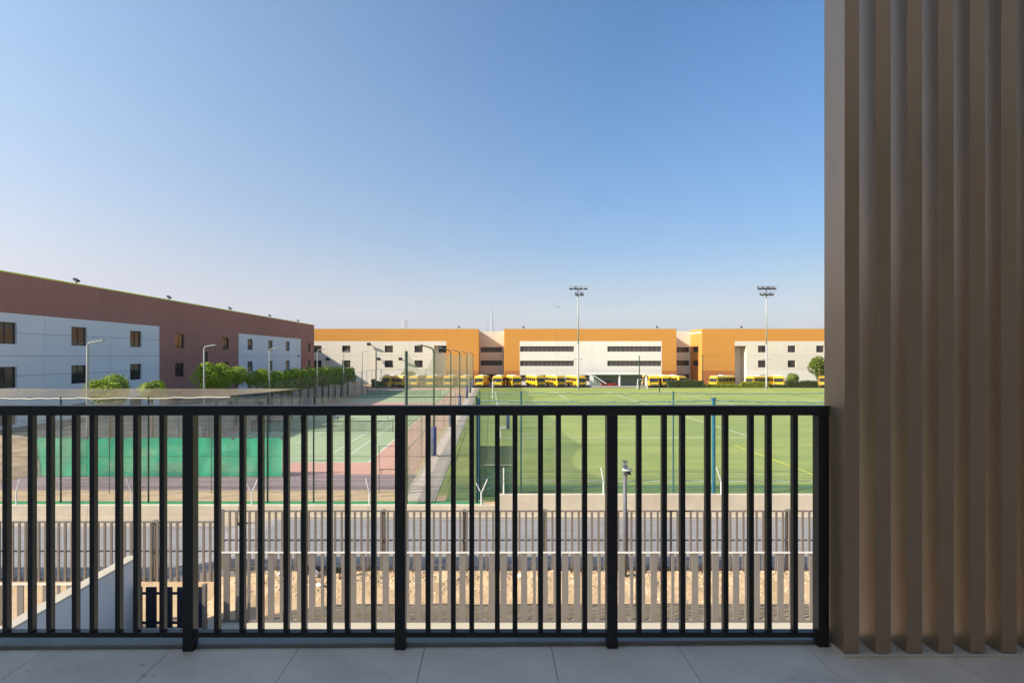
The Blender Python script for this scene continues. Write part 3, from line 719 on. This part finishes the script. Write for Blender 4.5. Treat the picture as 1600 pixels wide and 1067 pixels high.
panels(lb, 'left_white', yb_, yc, z0, zp, wins, XL - .3, XL, 'y', [LY(420)], [H])
panels(lb, 'left_brown', yc, LYE, z0, zp, wins, XL - .3, XL - .01, 'y', [], [H])
panels(lb, 'left_brown', 35.5, LYE, zp, zt, [], XL - .3, XL - .01, 'y', [LY(70), LY(173), LY(330), LY(433)], [])
B('parapet_fringe', 'yellow_fringe', lb, XL - .33, XL + .02, 35.5, LYE, zt + .001, zt + .10)  # strip that carries the painted yellow fringing along the roof edge
B('wall_core', 'joint', lb, XL - 1.2, XL - .45, 35.6, LYE - .1, .5, zt - .3)
B('roof', 'left_white', lb, XL - 17, XL - .31, 35.5, LYE, zt - .9, zt - .5)
B('end_wall', 'left_brown', lb, XL - 17, XL - .3, LYE - .3, LYE, z0, zt)
B('end_wall', 'left_brown', lb, XL - 17, XL - .3, 35.5, 35.8, z0, zt)  # unseen near end, set here to keep the wing's shadow off the windscreen
B('rear_wall', 'left_brown', lb, XL - 17.3, XL - 17, 35.5, 124, z0, zt)
B('rear_wing', 'left_brown', lb, XL - 16.9, XL - 11.5, LYE + .002, 124.5, z0, zt - .002)
for h in wins:
    window(lb, 'y', XL, 1, h[0], h[1], h[2], h[3], 2 if h[1] - h[0] > 1.2 else 1, 'glass_brown_reflection' if h[2] > H and h[0] < 62 else 'glass_dark', .16, 'window_frame', .07, .22)
def roof_light(x, y, z, out, lab, grp, s_=1.0):
    e = E('roof_floodlight', (x, y, z), lab, 'floodlight', grp); e.scale = (s_,) * 3
    MB().box(-.05, .05, -.05, .05, 0, .35).build('bracket', 'lamp_dark', e)
    mt = Matrix.Translation((0, 0, .5)) @ (Matrix.Rotation(rad(35), 4, 'Y') if out == 'x' else Matrix.Rotation(rad(35), 4, 'X'))
    MB().box(-.28, .28, -.3, .3, -.13, .13, mt).build('lamp_housing', 'lamp_dark', e)
    MB().box(-.24, .24, -.26, .26, -.15, -.131, mt).build('lens', 'lamp_glass', e)
for k, px in enumerate((122, 266, 361, 423, 467)):
    roof_light(XL - .15, LY(px), zt + .07, 'x', ['nearest', 'second nearest', 'middle', 'second farthest', 'farthest'][k] + ' floodlight on the edge of the red brown roof', 'floodlights on the red brown roof', .7)

# far building: facade plane y = YF facing -y
YF = 125.0; sF = YF / F
fb = E('school_main_building', (0, 0, 0), 'long three storey school building with orange upper band and cream walls behind the buses', 'building')
def FX(px): return (px - 768) * sF
def FZ(py): return H + (556 - py) * sF
zr = FZ(514); zband = FZ(533); zb = FZ(579)
rows = [(FZ(550.5), FZ(540)), (FZ(574), FZ(563)), (FZ(596), FZ(585.5))]
rib = [(FZ(549.5), FZ(541)), (FZ(572), FZ(563.5)), (FZ(596), FZ(586))]
xs0 = -75
sq = lambda cs, hw: [(FX(c) - hw, FX(c) + hw, a, b_) for c in cs for (a, b_) in rows]
A_w = sq([400, 440, 470, 496, 541, 607.5, 654], .98)
A_s = [(FX(684.5), FX(697), a, b_) for (a, b_) in rows]
G = [FX(p) for p in (512, 575, 612, 640, 870, 925, 985, 1180, 1225, 1260, 1320, 1400)]
D0, D1 = YF, YF + .3
# block A
xa0, xa1, xa2, xa3 = xs0, FX(678), FX(697.5), FX(748)
panels(fb, 'far_cream', xa0, xa1, zb, zband, A_w, D0 - .01, D1, 'x', G, [H + .1, FZ(579)])
panels(fb, 'far_cream_pale', xa0, xa1, 0, zb, A_w, D0 - .03, D1, 'x', G)
panels(fb, 'far_cream', xa1, xa2, FZ(540), zband, [], D0 - .01, D1, 'x')
B('recess_wall', 'far_cream', fb, xa1, xa2, YF + 1.2, YF + 1.4, 0, FZ(551)); 
wall_cells(MB(), xa1, xa2, 0, FZ(540) - .002, A_s, YF + 1.41, YF + 1.6, 'x').build('recess_wall', 'far_cream', fb)
B('recess_side', 'far_cream', fb, xa1 - .25, xa1 - .002, YF + .302, YF + 1.4, 0, FZ(540)); B('recess_side', 'far_orange', fb, xa2 + .002, xa2 + .25, YF + .302, YF + 1.4, 0, FZ(540))
panels(fb, 'far_orange', xa2, xa3, zb, zband, [], D0, D1, 'x', [], [H + .1, FZ(572)])
panels(fb, 'far_terracotta', xa2, xa3, 0, zb, [], D0 - .02, D1, 'x')
panels(fb, 'far_orange', xa0, xa3, zband, zr, [], D0, D1, 'x', [FX(575), FX(640), FX(698)])
# block B
xb0, xb1, xb2, xb3 = FX(788), FX(812), FX(1034), FX(1057)
B_w = [(FX(812.6), FX(897), a, b_) for (a, b_) in rib[:2]] + [(FX(949), FX(1033.6), a, b_) for (a, b_) in rib[:2]] + [(FX(812.6), FX(873), *rib[2]), (FX(900), FX(1033), *rib[2])]
panels(fb, 'far_cream_pale', xb1, xb2, 0, zband, B_w, D0 - .01, D1, 'x', [FX(925), FX(870)], [FZ(579)])
for (a, c) in ((xb0, xb1), (xb2, xb3)):
    panels(fb, 'far_orange', a, c, zb, zband, [], D0, D1, 'x', [], [FZ(572)]); panels(fb, 'far_terracotta', a, c, 0, zb, [], D0 - .02, D1, 'x')
panels(fb, 'far_orange', xb0, xb3, zband, zr, [], D0, D1, 'x', [FX(870), FX(985)])
# block C
xc0, xc1, xc2 = FX(1097), FX(1148), FX(1166)
C_w = sq([1190.5, 1237, 1281.5, 1330, 1380, 1440, 1500], .93)
panels(fb, 'far_orange', xc0, xc1, zb, zband, [], D0, D1, 'x', [], [FZ(572), H + .1]); panels(fb, 'far_terracotta', xc0, xc1, 0, zb, [], D0 - .02, D1, 'x')
panels(fb, 'far_cream', xc1, xc2, FZ(540.5), zband, [], D0 - .01, D1, 'x')
B('recess_wall', 'far_cream', fb, xc1, xc2, YF + 2.6, YF + 2.8, 0, FZ(540.5))
B('recess_side', 'far_orange', fb, xc1 - .25, xc1 - .002, YF + .302, YF + 2.6, 0, FZ(540.5)); B('recess_side', 'far_cream', fb, xc2 + .002, xc2 + .25, YF + .302, YF + 2.6, 0, FZ(540.5))
panels(fb, 'far_cream', xc2, 115, zb, zband, C_w, D0 - .01, D1, 'x', G, [H + .1]); panels(fb, 'far_cream_pale', xc2, 115, 0, zb, C_w, D0 - .03, D1, 'x', G)
panels(fb, 'far_orange', xc0, 115, zband, zr, [], D0, D1, 'x', [FX(1148), FX(1225), FX(1320)])
# recess blocks
YR = YF + 7.4; sR = YR / F
def RX(px): return (px - 768) * sR
def recess(x0, x1, zroof):
    bands = [(FZ(550), FZ(541.5)), (FZ(572), FZ(563.5)), (FZ(600), FZ(586))]
    hs = [(x0 + .3, x1 - .3, a, b_) for a, b_ in bands]
    panels(fb, 'far_cream', x0, x1, 0, zroof, hs, YR, YR + .3, 'x')
    for h in hs: window(fb, 'x', YR, -1, h[0], h[1], h[2], h[3], max(3, int((h[1] - h[0]) / 1.2)), 'glass_far', .12, 'window_frame', .08, 0)
recess(xa3, xb0, FZ(515.5)); recess(xb3, xc0, FZ(515.5))
B('side_wall', 'far_orange', fb, xa3 - .3, xa3 - .002, YF + .302, YR, 0, zr); B('side_wall', 'far_orange', fb, xb0 + .002, xb0 + .3, YF + .302, YR, 0, zr)
B('side_wall', 'far_orange', fb, xb3 - .3, xb3 - .002, YF + .302, YR, 0, zr)
hs = [(YF + 2.2, YF + 5.6, a, b_) for a, b_ in ((FZ(550), FZ(541.5)), (FZ(572), FZ(563.5)))]
wall_cells(MB(), YF + .302, YR, 0, zr, hs, xc0 + .002, xc0 + .3, 'y').build('side_wall', 'far_orange', fb)
for h in hs: window(fb, 'y', xc0, -1, *h, 3, 'glass_far', .1, 'window_frame', .08, 0)
for (a, c) in ((xa0, xa3), (xb0, xb3), (xc0, 115)):
    B('coping', 'coping', fb, a, c, YF - .02, YF + .33, zr + .001, zr + .10)
    B('roof', 'far_cream', fb, a, c, YF + .31, YR + 14, zr - .9, zr - .6)
B('roof', 'far_cream', fb, xa3 + .01, xc0 - .01, YR + .31, YR + 14, zr - 1.4, zr - 1.1)
B('rear_wall', 'far_cream', fb, xs0, 115, YR + 14.01, YR + 14.3, 0, zr - .3)
B('wall_core', 'joint', fb, xa0, xa1 - .3, YF + 1.5, YF + 1.8, 0, zr - 1); B('wall_core', 'joint', fb, xb1, xb2, YF + 1.5, YF + 1.8, 0, zr - 1); B('wall_core', 'joint', fb, xc2 + .3, 115, YF + 1.5, YF + 1.8, 0, zr - 1)
for h in A_w + C_w: window(fb, 'x', YF, -1, *h, 2, ['glass_far', 'glass_dark'], .16, 'window_frame', .09, .25)
for h in A_s: window(fb, 'x', YF + 1.4, -1, *h, 2, 'glass_dark', .02, 'window_frame', .09, .25)
for h in B_w: window(fb, 'x', YF, -1, *h, int((h[1] - h[0]) / 1.05), 'glass_far', .16, 'window_frame_light', .12, .5)
# drain pipe and wall lamps
for px in (586, ): MB().tube([(FX(px), YF - .12, 0), (FX(px), YF - .12, FZ(545))], .06, 6).build('drainpipe', 'coping', fb)
for k, (px, py) in enumerate([(577, 537), (513, 560), (592, 560), (626, 560)]):
    e = E('wall_floodlight', (FX(px), YF - .05, FZ(py)), ['wall floodlight highest on the cream wall just under the orange band', 'wall floodlight nearest the red brown wing on the far cream wall', 'middle of the three lower wall floodlights on the far cream wall', 'rightmost of the three lower wall floodlights on the far cream wall'][k], 'floodlight', 'floodlights on the far cream wall')
    MB().box(-.08, .08, -.55, 0, -.05, .05).build('arm', 'lamp_dark', e); mt = Matrix.Translation((.1, -.75, -.1)) @ Matrix.Rotation(rad(-40), 4, 'X')
    MB().box(-.45, .45, -.35, .35, -.16, .16, mt).build('lamp_housing', 'lamp_dark', e); MB().box(-.4, .4, -.3, .3, .161, .18, mt).build('lens', 'lamp_glass', e)
for k, px in enumerate((717, 818, 1027, 1159)):
    roof_light(FX(px), YF + .15, zr + .1, 'y', 'small rooftop floodlight ' + ['left of the left-hand recess', 'right of the left-hand recess', 'left of the right-hand recess', 'right of the right-hand recess'][k] + ' of the orange building', 'floodlights on the orange roof', .75)

# ------------------------------------------------------------------ shelter with white posts
sh = E('shelter', (0, 0, 0), 'white framed open shelter with pale green back wall at the far edge of the pitch', 'shelter')
Ys = 116.0
def SX(px): return PX(px, Ys)
B('back_wall', 'shelter_green', sh, SX(929), SX(1008), Ys + 3.0, Ys + 3.15, 0, PZ(585, Ys) - .12); B('roof', 'white_paint', sh, SX(922), SX(1011), Ys - .2, Ys + 3.4, PZ(584.5, Ys) - .1, PZ(584, Ys) + .05)
for a, c in ((922, 927.5), (967, 969.3), (1008.5, 1011)): B('post', 'white_paint', sh, SX(a), SX(c), Ys, Ys + .35, 0, PZ(584.6, Ys) - .11)
for i in range(1, 10): B('batten', 'shelter_green', sh, SX(929) + i * 1.1, SX(929) + i * 1.1 + .06, Ys + 2.96, Ys + 2.999, 0, 2.7)
MB().tube([(SX(928), Ys - .15, PZ(587, Ys)), (SX(947), Ys - .15, PZ(599.5, Ys))], .12, 6).build('brace', 'white_paint', sh)
B('curb', 'ledge', sh, SX(922), SX(1011), Ys - .5, Ys - .3, 0, .3)
rc = E('red_car', (SX(954), Ys + 1.6, 0), 'dark red car parked under the white framed shelter', 'car')
MB().prism([(-1.6, .25), (1.6, .25), (1.62, .7), (1.0, .78), (.6, 1.25), (-.9, 1.25), (-1.4, .8), (-1.62, .7)], 'y', -.75, .75).build('body', 'red_car', rc, bevel=.05)
MB().prism([(-1.25, .82), (.85, .82), (.55, 1.2), (-.85, 1.2)], 'y', -.77, .77).build('side_glass', 'glass_dark', rc)
for sx in (-1.0, 1.0):
    for sy in (-.72, .72): MB().tube([(sx, sy - .09, .3), (sx, sy + .09, .3)], .3, 14).build('wheel', 'tyre', rc)
mg = E('mini_goal', (PX(1004, 110), 110, 0), 'small white five-a-side goal in front of the white framed shelter', 'goal')
MB().tube([(-1.0, 0, 0), (-1.0, 0, 2.0), (1.0, 0, 2.0), (1.0, 0, 0)], .07, 6).build('goal_frame', 'white_paint', mg)
MB().tube([(-1.0, 0, 2.0), (-1.0, 1.0, 0), (1.0, 1.0, 0), (1.0, 0, 2.0)], .05, 6).build('back_frame', 'white_paint', mg)
MB().poly([(-1, 0, 2), (1, 0, 2), (1, 1, .02), (-1, 1, .02)]).build('netting', 'net_pale', mg)
for k, (px, yb2, zt2, lab) in enumerate([(999, 108, PZ(556, 108), 'slim dark net pole in front of the white framed shelter'), (1098, 113, PZ(555, 113), 'slim dark net pole in front of the orange block beside the hedge'), (1030.5, 100, 1.55, 'short dark post between the shelter and the hedge')]):
    e = E('slim_pole', (PX(px, yb2), yb2, 0), lab, 'pole'); MB().tube([(0, 0, 0), (0, 0, zt2)], .10, 8).build('pole', 'green_post', e); MB().tube([(-.35, 0, zt2 - .1), (.2, 0, zt2 - .05)], .05, 6).build('bracket', 'green_post', e)

# ------------------------------------------------------------------ buses
def make_bus():
    e = bpy.data.objects.new('bus', None); C.objects.link(e)
    Wd, Ln, Ht = 1.12, 6.4, 2.75       # half width, length, height; front at y=0 facing -y
    b = MB(); prof = [(-Wd, .38), (Wd, .38), (Wd + .02, 1.2), (Wd, 2.35), (Wd - .12, 2.55), (-Wd + .12, 2.55), (-Wd, 2.35), (-Wd - .02, 1.2)]
    # body from shaped cross sections
    secs_ = [(0, .93, .0, 0), (.06, 1.0, .05, 0), (.9, 1.0, .0, 0), (Ln, 1.0, 0, 0)]
    n = len(prof)
    for (y, k, _, _) in secs_:
        for (x, z) in prof: b.v.append((x * k, y + (.35 * max(0, (z - 1.25)) / 1.3 if y < .5 else 0), z))
    for i in range(len(secs_) - 1):
        for j in range(n):
            a = i * n + j; c = i * n + (j + 1) % n; b.f.append((a, c, c + n, a + n))
    b.f.append(tuple(range(n))[::-1]); b.f.append(tuple((len(secs_) - 1) * n + j for j in range(n)))
    b.build('body', 'bus_yellow', e, bevel=.03)
    MB().prism([(-Wd + .1, 2.551), (Wd - .1, 2.551), (Wd - .3, 2.72), (-Wd + .3, 2.72)], 'y', .5, Ln - .1).build('roof', 'bus_roof', e)
    MB().box(-.5, .5, 2.6, 4.0, 2.721, 2.86).build('roof_unit', 'white_paint', e)
    mt = Matrix.Translation((0, .17, 1.72)) @ Matrix.Rotation(rad(-15), 4, 'X')
    MB().box(-.98, .98, -.05, .02, -.45, .42, mt).build('windscreen', 'glass_dark', e)
    for s_ in (-1, 1):
        for i in range(5):
            y0 = .75 + i * 1.18
            MB().box(s_ * (Wd + .005) - .02, s_ * (Wd + .005) + .02, y0, y0 + 1.05, 1.38, 2.15).build('side_window', 'glass_dark', e)
        for y in (1.3, 5.2): MB().tube([(s_ * (Wd - .22), y, .42), (s_ * (Wd + .02), y, .42)], .42, 16).build('wheel', 'tyre', e)
        MB().box(s_ * .82 - .15, s_ * .82 + .15, -.04, .03, .75, .95).build('headlight', 'lamp_glass', e)
        MB().tube([(s_ * Wd, .2, 2.2), (s_ * (Wd + .22), -.15, 2.15)], .025, 5).build('mirror_arm', 'lamp_dark', e)
        MB().box(s_ * (Wd + .22) - .1, s_ * (Wd + .22) + .1, -.2, -.14, 1.75, 2.15).build('mirror', 'lamp_dark', e)
    MB().box(-1.1, 1.1, -.1, .02, .32, .55).build('bumper', 'lamp_dark', e)
    MB().box(-.55, .55, -.03, .03, .62, .74).build('grille', 'lamp_dark', e)
    MB().box(-.7, .7, .42, .46, 2.3, 2.48).build('sign_panel', 'bus_roof', e)
    return e
bus0 = make_bus()
bl = [(602, -25, 'yellow bus at the left end of the row, behind the courts'), (622, -22, 'second yellow bus from the left end of the row'), (645, -15, 'yellow bus beside the dark corner net pole'), (672, -15, 'yellow bus seen behind the nearest curved net pole'),
      (700, -10, 'yellow bus seen through the tall net'), (724, -10, 'yellow bus behind the far end of the tall net'), (748, -12, 'yellow bus just right of the tall net poles'), (777, -8, 'yellow bus in front of the left-hand building recess'),
      (808, 12, 'pale roofed yellow bus in front of the terracotta corner'), (846, 20, 'yellow bus first left of the tall left floodlight mast but one'), (878, 20, 'yellow bus immediately left of the left floodlight mast'), (909, 16, 'yellow bus immediately right of the left floodlight mast'),
      (1022, -2, 'yellow bus just right of the white framed shelter'), (1043, 0, 'yellow bus half hidden by the left end of the hedge'), (1068, 22, 'yellow bus roof showing over the long hedge, left one'), (1113, -62, 'yellow bus turned to show its long right side beside the hedge'), (1170, -68, 'yellow bus roof showing over the hedge left of the right mast'),
      (1217, -24, 'yellow bus immediately right of the right floodlight mast'), (1289, -28, 'rightmost yellow bus, half hidden by the louvre screen')]
for i, (px, yaw, lab) in enumerate(bl):
    o = bus0 if i == 0 else dup(bus0)
    o.scale = (.95, .95, .93); o.location = (PX(px, 115), 115 + R.uniform(-.3, .4), .008); o.rotation_euler = (0, 0, rad(yaw))
    tag(o, lab, 'bus', 'yellow buses parked in a row')

# ------------------------------------------------------------------ floodlight masts
def mast(px, low, lab):
    Y = 107.5; e = E('floodlight_mast', (PX(px, Y), Y, 0), lab, 'floodlight', 'floodlight masts by the pitch')
    top = PZ(451, Y)
    MB().tube([(0, 0, 0), (0, 0, 1.2), (0, 0, top * .45)], .21, 12, .17).build('lower_pole', 'lower_mast', e, True)
    MB().tube([(0, 0, top * .45), (0, 0, top)], .155, 12, .10).build('upper_pole', 'pale_pole', e, True)
    MB().tube([(-.9, 0, top * .3), (.9, 0, top * .3)], .05, 6).build('service_bar', 'grey_pole', e)
    B('upper_beam', 'lamp_dark', e, -1.75, 1.75, -.06, .06, top - .2, top - .08); B('lower_beam', 'lamp_dark', e, -.5 - .6 * (low == 3), 1.1, -.06, .06, top - 1.45, top - 1.33)
    def lampunit(x, z):
        mt = Matrix.Translation((x, -.15, z)) @ Matrix.Rotation(rad(-30), 4, 'X') @ Matrix.Rotation(rad(R.uniform(-15, 15)), 4, 'Z')
        h = MB().box(-.34, .34, -.22, .22, -.3, .3, mt).build('lamp', 'lamp_dark', e); MB().box(-.3, .3, -.24, -.221, -.26, .26, mt).build('lens', 'lamp_glass', h)
    for x in (-1.5, -.5, .5, 1.5): lampunit(x, top + .12)
    for x in ((-.3, .7) if low == 2 else (-1.0, 0, 1.0)): lampunit(x, top - 1.1)
    B('plinth', 'lower_mast', e, -.3, .3, -.3, .3, 0, .12)
mast(903.5, 2, 'left tall floodlight mast rising in front of the orange building'); mast(1197.5, 3, 'right tall floodlight mast rising close to the louvre screen')

# street lamps on the left
ll = ['nearest street lamp, in front of the white wall of the left wing', 'second street lamp, in front of the round bushy tree', 'third street lamp, in front of the second white panel', 'fourth street lamp, beside the end of the red brown wing', 'fifth street lamp, before the far cream wall', 'sixth and farthest street lamp on the left']
for k, (px, y_) in enumerate([(137, 535), (319, 541), (421, 545), (496, 547), (537, 549), (566, 549.5)]):
    X = -23.3; Y = X * F / (px - 768); tz = PZ(y_, Y)
    e = E('street_lamp', (X, Y, 0), ll[k], 'street lamp', 'street lamps left of the courts')
    MB().tube([(0, 0, 0), (0, 0, tz - .3), (.03, 0, tz - .12), (.12, 0, tz - .05)], .075, 10, .05).build('pole', 'pale_pole', e, True)
    MB().box(.1, .95, -.12, .12, -.04, .04, Matrix.Translation((0, 0, tz - .03)) @ Matrix.Rotation(rad(-9), 4, 'Y')).build('lamp_head', 'pale_pole', e)
    MB().box(.35, .9, -.09, .09, -.055, -.041, Matrix.Translation((0, 0, tz - .03)) @ Matrix.Rotation(rad(-9), 4, 'Y')).build('lens', 'lamp_glass', e)

# ------------------------------------------------------------------ vegetation
def crown_mesh(name, m, n, leaf, seed, flat=1.0, lobes=9, core=True):
    r = random.Random(seed); b = MB(); L_ = []
    for i in range(lobes):
        a = r.uniform(0, 6.28); h = r.uniform(-.55, .75); q = r.uniform(.25, .55) * math.sqrt(max(.1, 1 - h * h * .6))
        L_.append((Vector((math.cos(a) * q, math.sin(a) * q, h * .55)), r.uniform(.36, .55)))
    L_.append((Vector((0, 0, 0)), .68))
    for i in range(n):
        c, rr = L_[r.randrange(len(L_))]
        d = Vector((r.gauss(0, 1), r.gauss(0, 1), r.gauss(0, 1))).normalized()
        p = c + d * rr * (r.uniform(.80, 1.06) if r.random() < .93 else r.uniform(1.0, 1.2))
        p.z *= flat
        nrm = (d + Vector((r.gauss(0, .5), r.gauss(0, .5), r.gauss(0, .5)))).normalized(); u = nrm.orthogonal().normalized(); v = nrm.cross(u)
        a = r.uniform(0, 3.14); u, v = u * math.cos(a) + v * math.sin(a), v * math.cos(a) - u * math.sin(a)
        s_ = leaf * r.uniform(.6, 1.4)
        b.poly([p - u * s_, p + v * s_ * .45 + nrm * s_ * .15, p + u * s_, p - v * s_ * .45])
    return b.mesh(name, m)
def core_mesh(seed, flat):
    bm = bmesh.new(); bmesh.ops.create_icosphere(bm, subdivisions=3, radius=.66)
    for v in bm.verts:
        v.co *= 1 + .25 * noise.noise(v.co * 3 + Vector((seed, 0, 0))); v.co.z *= flat
    me = bpy.data.meshes.new('foliage_mass'); bm.to_mesh(me); bm.free(); me.materials.append(M['leaf_mid']); return me
crowns = [crown_mesh('crown', 'leaf_bright', 5200, .060, s_, .9) for s_ in range(4)]
crowns_far = [crown_mesh('crown', 'leaf_bright', 1800, .085, s_ + 9, .95) for s_ in range(3)]
crowns_mid = [crown_mesh('crown', 'leaf_mid', 2200, .08, 40, 1.0), crown_mesh('crown', 'leaf_yellow', 1400, .09, 41, 1.0, 7)]
cores = [core_mesh(3, .85), core_mesh(8, .9)]
def tree(px, Y, rad_, topy, cm, lab, gz=1.0, rx=1.0, vz=1.0, name='round_tree', grp='trees along the left wing', k=0, with_core=True):
    x = PX(px, Y); ztop = PZ(topy, Y); cz = ztop - rad_ * .98 * vz
    e = E(name, (x, Y, gz), lab, 'tree', grp)
    t = MB()
    t.tube([(0, 0, -.1), (.05, .02, (cz - gz) * .5), (0, 0, cz - gz + .1)], .11 * rad_, 8, .06 * rad_)
    for q in range(5):
        a = q * 1.26 + px; t.tube([(0, 0, (cz - gz) * .75), (math.cos(a) * rad_ * .5, math.sin(a) * rad_ * .5, cz - gz + rad_ * .35)], .05 * rad_, 5, .02 * rad_)
    t.build('trunk', 'trunk', e)
    c = share(cm, 'crown', e, (0, 0, cz - gz), (0, 0, k * 1.7 + px), (rad_ * rx, rad_ * rx, rad_ * vz))
    if with_core: share(cores[k % 2], 'inner_foliage', e, (0, 0, cz - gz), (0, 0, k), (rad_ * rx, rad_ * rx, rad_ * vz))
TX = -25.3
def ty_(px): return TX * F / (px - 768)
tl = [(172, ty_(172), 1.40, 580.5, 'wide low round tree in front of the white wall, leftmost'), (237, ty_(237), .95, 588, 'small round tree at the corner where the white wall turns brown'),
      (337, ty_(337), 1.78, 558, 'largest round tree, in front of the brown wall'), (369, ty_(369), 1.15, 568, 'round tree tucked against the right of the largest one'),
      (402, ty_(402), 1.25, 573, 'round tree at the left edge of the second white panel')]
for i, (px, Y, r_, ty, lab) in enumerate(tl): tree(px, Y, r_, ty, crowns[i % 4], lab, 0, 1.10, 1.08, k=i)
row = [(424, 572.5), (439, 573), (455, 572), (468, 571), (481, 570), (492, 569), (503, 568.5), (513, 569), (523, 569.5), (533, 569.5), (543, 569)]
ords = ['first', 'second', 'third', 'fourth', 'fifth', 'sixth', 'seventh', 'eighth', 'ninth', 'tenth', 'last']
for i, (px, ty) in enumerate(row):
    Y = min(112, ty_(px)); r_ = (1.32 + .012 * i) * (1 + .08 * math.sin(i * 2.3))
    tree(px, Y, r_ * 1.05, ty + math.sin(i * 1.9), crowns_far[i % 3], ords[i] + ' tree of the clipped receding row, counted from the lamp by the second white panel', 0, 1.25, 1.35, k=i, name='row_tree', grp='row of clipped trees')
tree(1281, 116, 3.1, 551, crowns_mid[0], 'loose green tree cut off by the louvre screen', 0, .9, name='broad_tree', grp=None, k=1, with_core=False)
tree(1290, 118, 3.4, 560, crowns_mid[0], 'darker tree behind the rightmost bus', 0, .9, name='broad_tree', grp=None, k=2)
tree(638, 119, 1.8, 575, crowns_mid[1], 'small yellow green tree rising behind the buses beside the dark net pole', 0, 1.2, name='small_tree', grp=None, k=0, with_core=False)
tree(1238, 120, 1.6, 580, crowns_mid[0], 'small dark tree against the pale base of the cream wall', 0, 1.0, name='small_tree', grp=None, k=3)
def hedge(x0, x1, Y, h, m, lab, seed, y2=1.3):
    r = random.Random(seed); b = MB(); w_ = x1 - x0
    e = E('hedge', (x0, Y, 0), lab, 'hedge', None)
    c = MB().box(.15, w_ - .15, .15, y2 - .15, 0, h * .8); c.build('inner_foliage', m, e)
    for i in range(int(w_ * 260)):
        x = r.uniform(0, w_); t = h * (.85 + .22 * noise.noise(Vector((x * .5 + seed, 0, 0))))
        s_ = r.uniform(.06, .14)
        if r.random() < .5: p = Vector((x, r.uniform(-.05, .2), r.uniform(0, t)))
        else: p = Vector((x, r.uniform(0, y2), t + r.gauss(0, .07)))
        nrm = Vector((r.gauss(0, .6), -1 + r.random(), r.random())).normalized(); u = nrm.orthogonal().normalized(); v = nrm.cross(u)
        b.poly([p - u * s_, p + v * s_ * .6, p + u * s_, p - v * s_ * .6])
    b.build('foliage', m, e)
hedge(PX(1043, 113.8), PX(1101, 113.8), 113.7, 1.75, 'leaf_hedge', 'dark hedge between the shelter and the turned yellow bus', 1)
hedge(PX(1158, 113.8), PX(1203, 113.8), 113.7, 1.35, 'leaf_yellow', 'low yellowish hedge left of the right floodlight mast', 2)
hedge(PX(1229, 113.8), PX(1279, 113.8), 113.7, 1.6, 'leaf_hedge', 'dark hedge right of the right floodlight mast', 3)
hedge(PX(1103, 113.8), PX(1156, 113.8), 113.7, .75, 'leaf_yellow', 'knee high hedge in front of the turned yellow bus', 7)
hedge(PX(1206, 113.8), PX(1228, 113.8), 113.7, .6, 'leaf_hedge', 'shortest hedge, at the foot of the bus right of the right mast', 8)
hedge(PX(586, 113.8), PX(601, 113.8), 113.9, 1.6, 'leaf_mid', 'short bush at the far corner of the tennis courts', 4)
hedge(-26.5, PX(586, 115), 115, 1.9, 'leaf_hedge', 'dusty hedge behind the far court fence, left of the buses', 5)

# ------------------------------------------------------------------ skyline
tw = E('needle_tower', (PX(768.5, 9500), 9500, 0), 'very tall tapering tower on the hazy skyline', 'tower')
Zt = PZ(483, 9500)
b = MB(); b.tube([(0, 0, 0), (0, 0, Zt * .28)], 62, 10, 52).build('lower_shaft', 'tower_glass', tw)
MB().tube([(0, 0, Zt * .28), (0, 0, Zt * .55)], 44, 10, 34).build('middle_shaft', 'tower_glass', tw); MB().tube([(0, 0, Zt * .55), (0, 0, Zt)], 30, 10, 14).build('spire', 'tower_glass', tw)
for k, (px, py, wd, lab) in enumerate([(629, 500.5, 52, 'paler left tower of the hazy pair above the orange roof'), (634.5, 501, 36, 'darker right tower of the hazy pair above the orange roof'), (762, 503, 22, 'slim hazy tower left of the needle tower')]):
    e = E('distant_tower', (PX(px, 8000), 8000, 0), lab, 'tower'); zz = PZ(py, 8000)
    B('shaft', 'tower_pale' if k == 0 else 'tower_glass', e, -wd / 2, wd / 2, 0, wd, 0, zz); B('crown_block', 'tower_glass', e, -wd / 3, wd / 3, wd * .1, wd * .8, zz + .01, zz + 12)
bd = MB(); bd.tube([(0, -.2, 0), (0, 0, .03), (0, .25, 0)], .06, 6, .02); bd.poly([(0, 0, .03), (-.5, .08, .18), (-.75, .0, .02), (-.4, -.1, .1)]); bd.poly([(0, 0, .03), (.5, .08, .18), (.75, .0, .02), (.4, -.1, .1)])
o = bd.build('bird', 'bird'); o.location = (PX(872, 70), 70, PZ(480.5, 70)); o.rotation_euler = (0, .3, .5); tag(o, 'small dark bird gliding left of the left floodlight mast', 'bird')

# ------------------------------------------------------------------ air
hzb = MB().box(-5200, 6200, -60, 10400, -3.0, 905).build('haze', 'joint'); st(hzb, 'stuff')
hm = bpy.data.materials.new('haze_air'); hm.use_nodes = True; ht = hm.node_tree; ht.nodes.clear()
ho = ht.nodes.new('ShaderNodeOutputMaterial'); hv = ht.nodes.new('ShaderNodeVolumePrincipled')
hv.inputs['Color'].default_value = (.93, .95, 1.0, 1); hv.inputs['Density'].default_value = HAZE_D; hv.inputs['Anisotropy'].default_value = .0
ht.links.new(hv.outputs[0], ho.inputs['Volume']); hzb.data.materials.clear(); hzb.data.materials.append(hm)
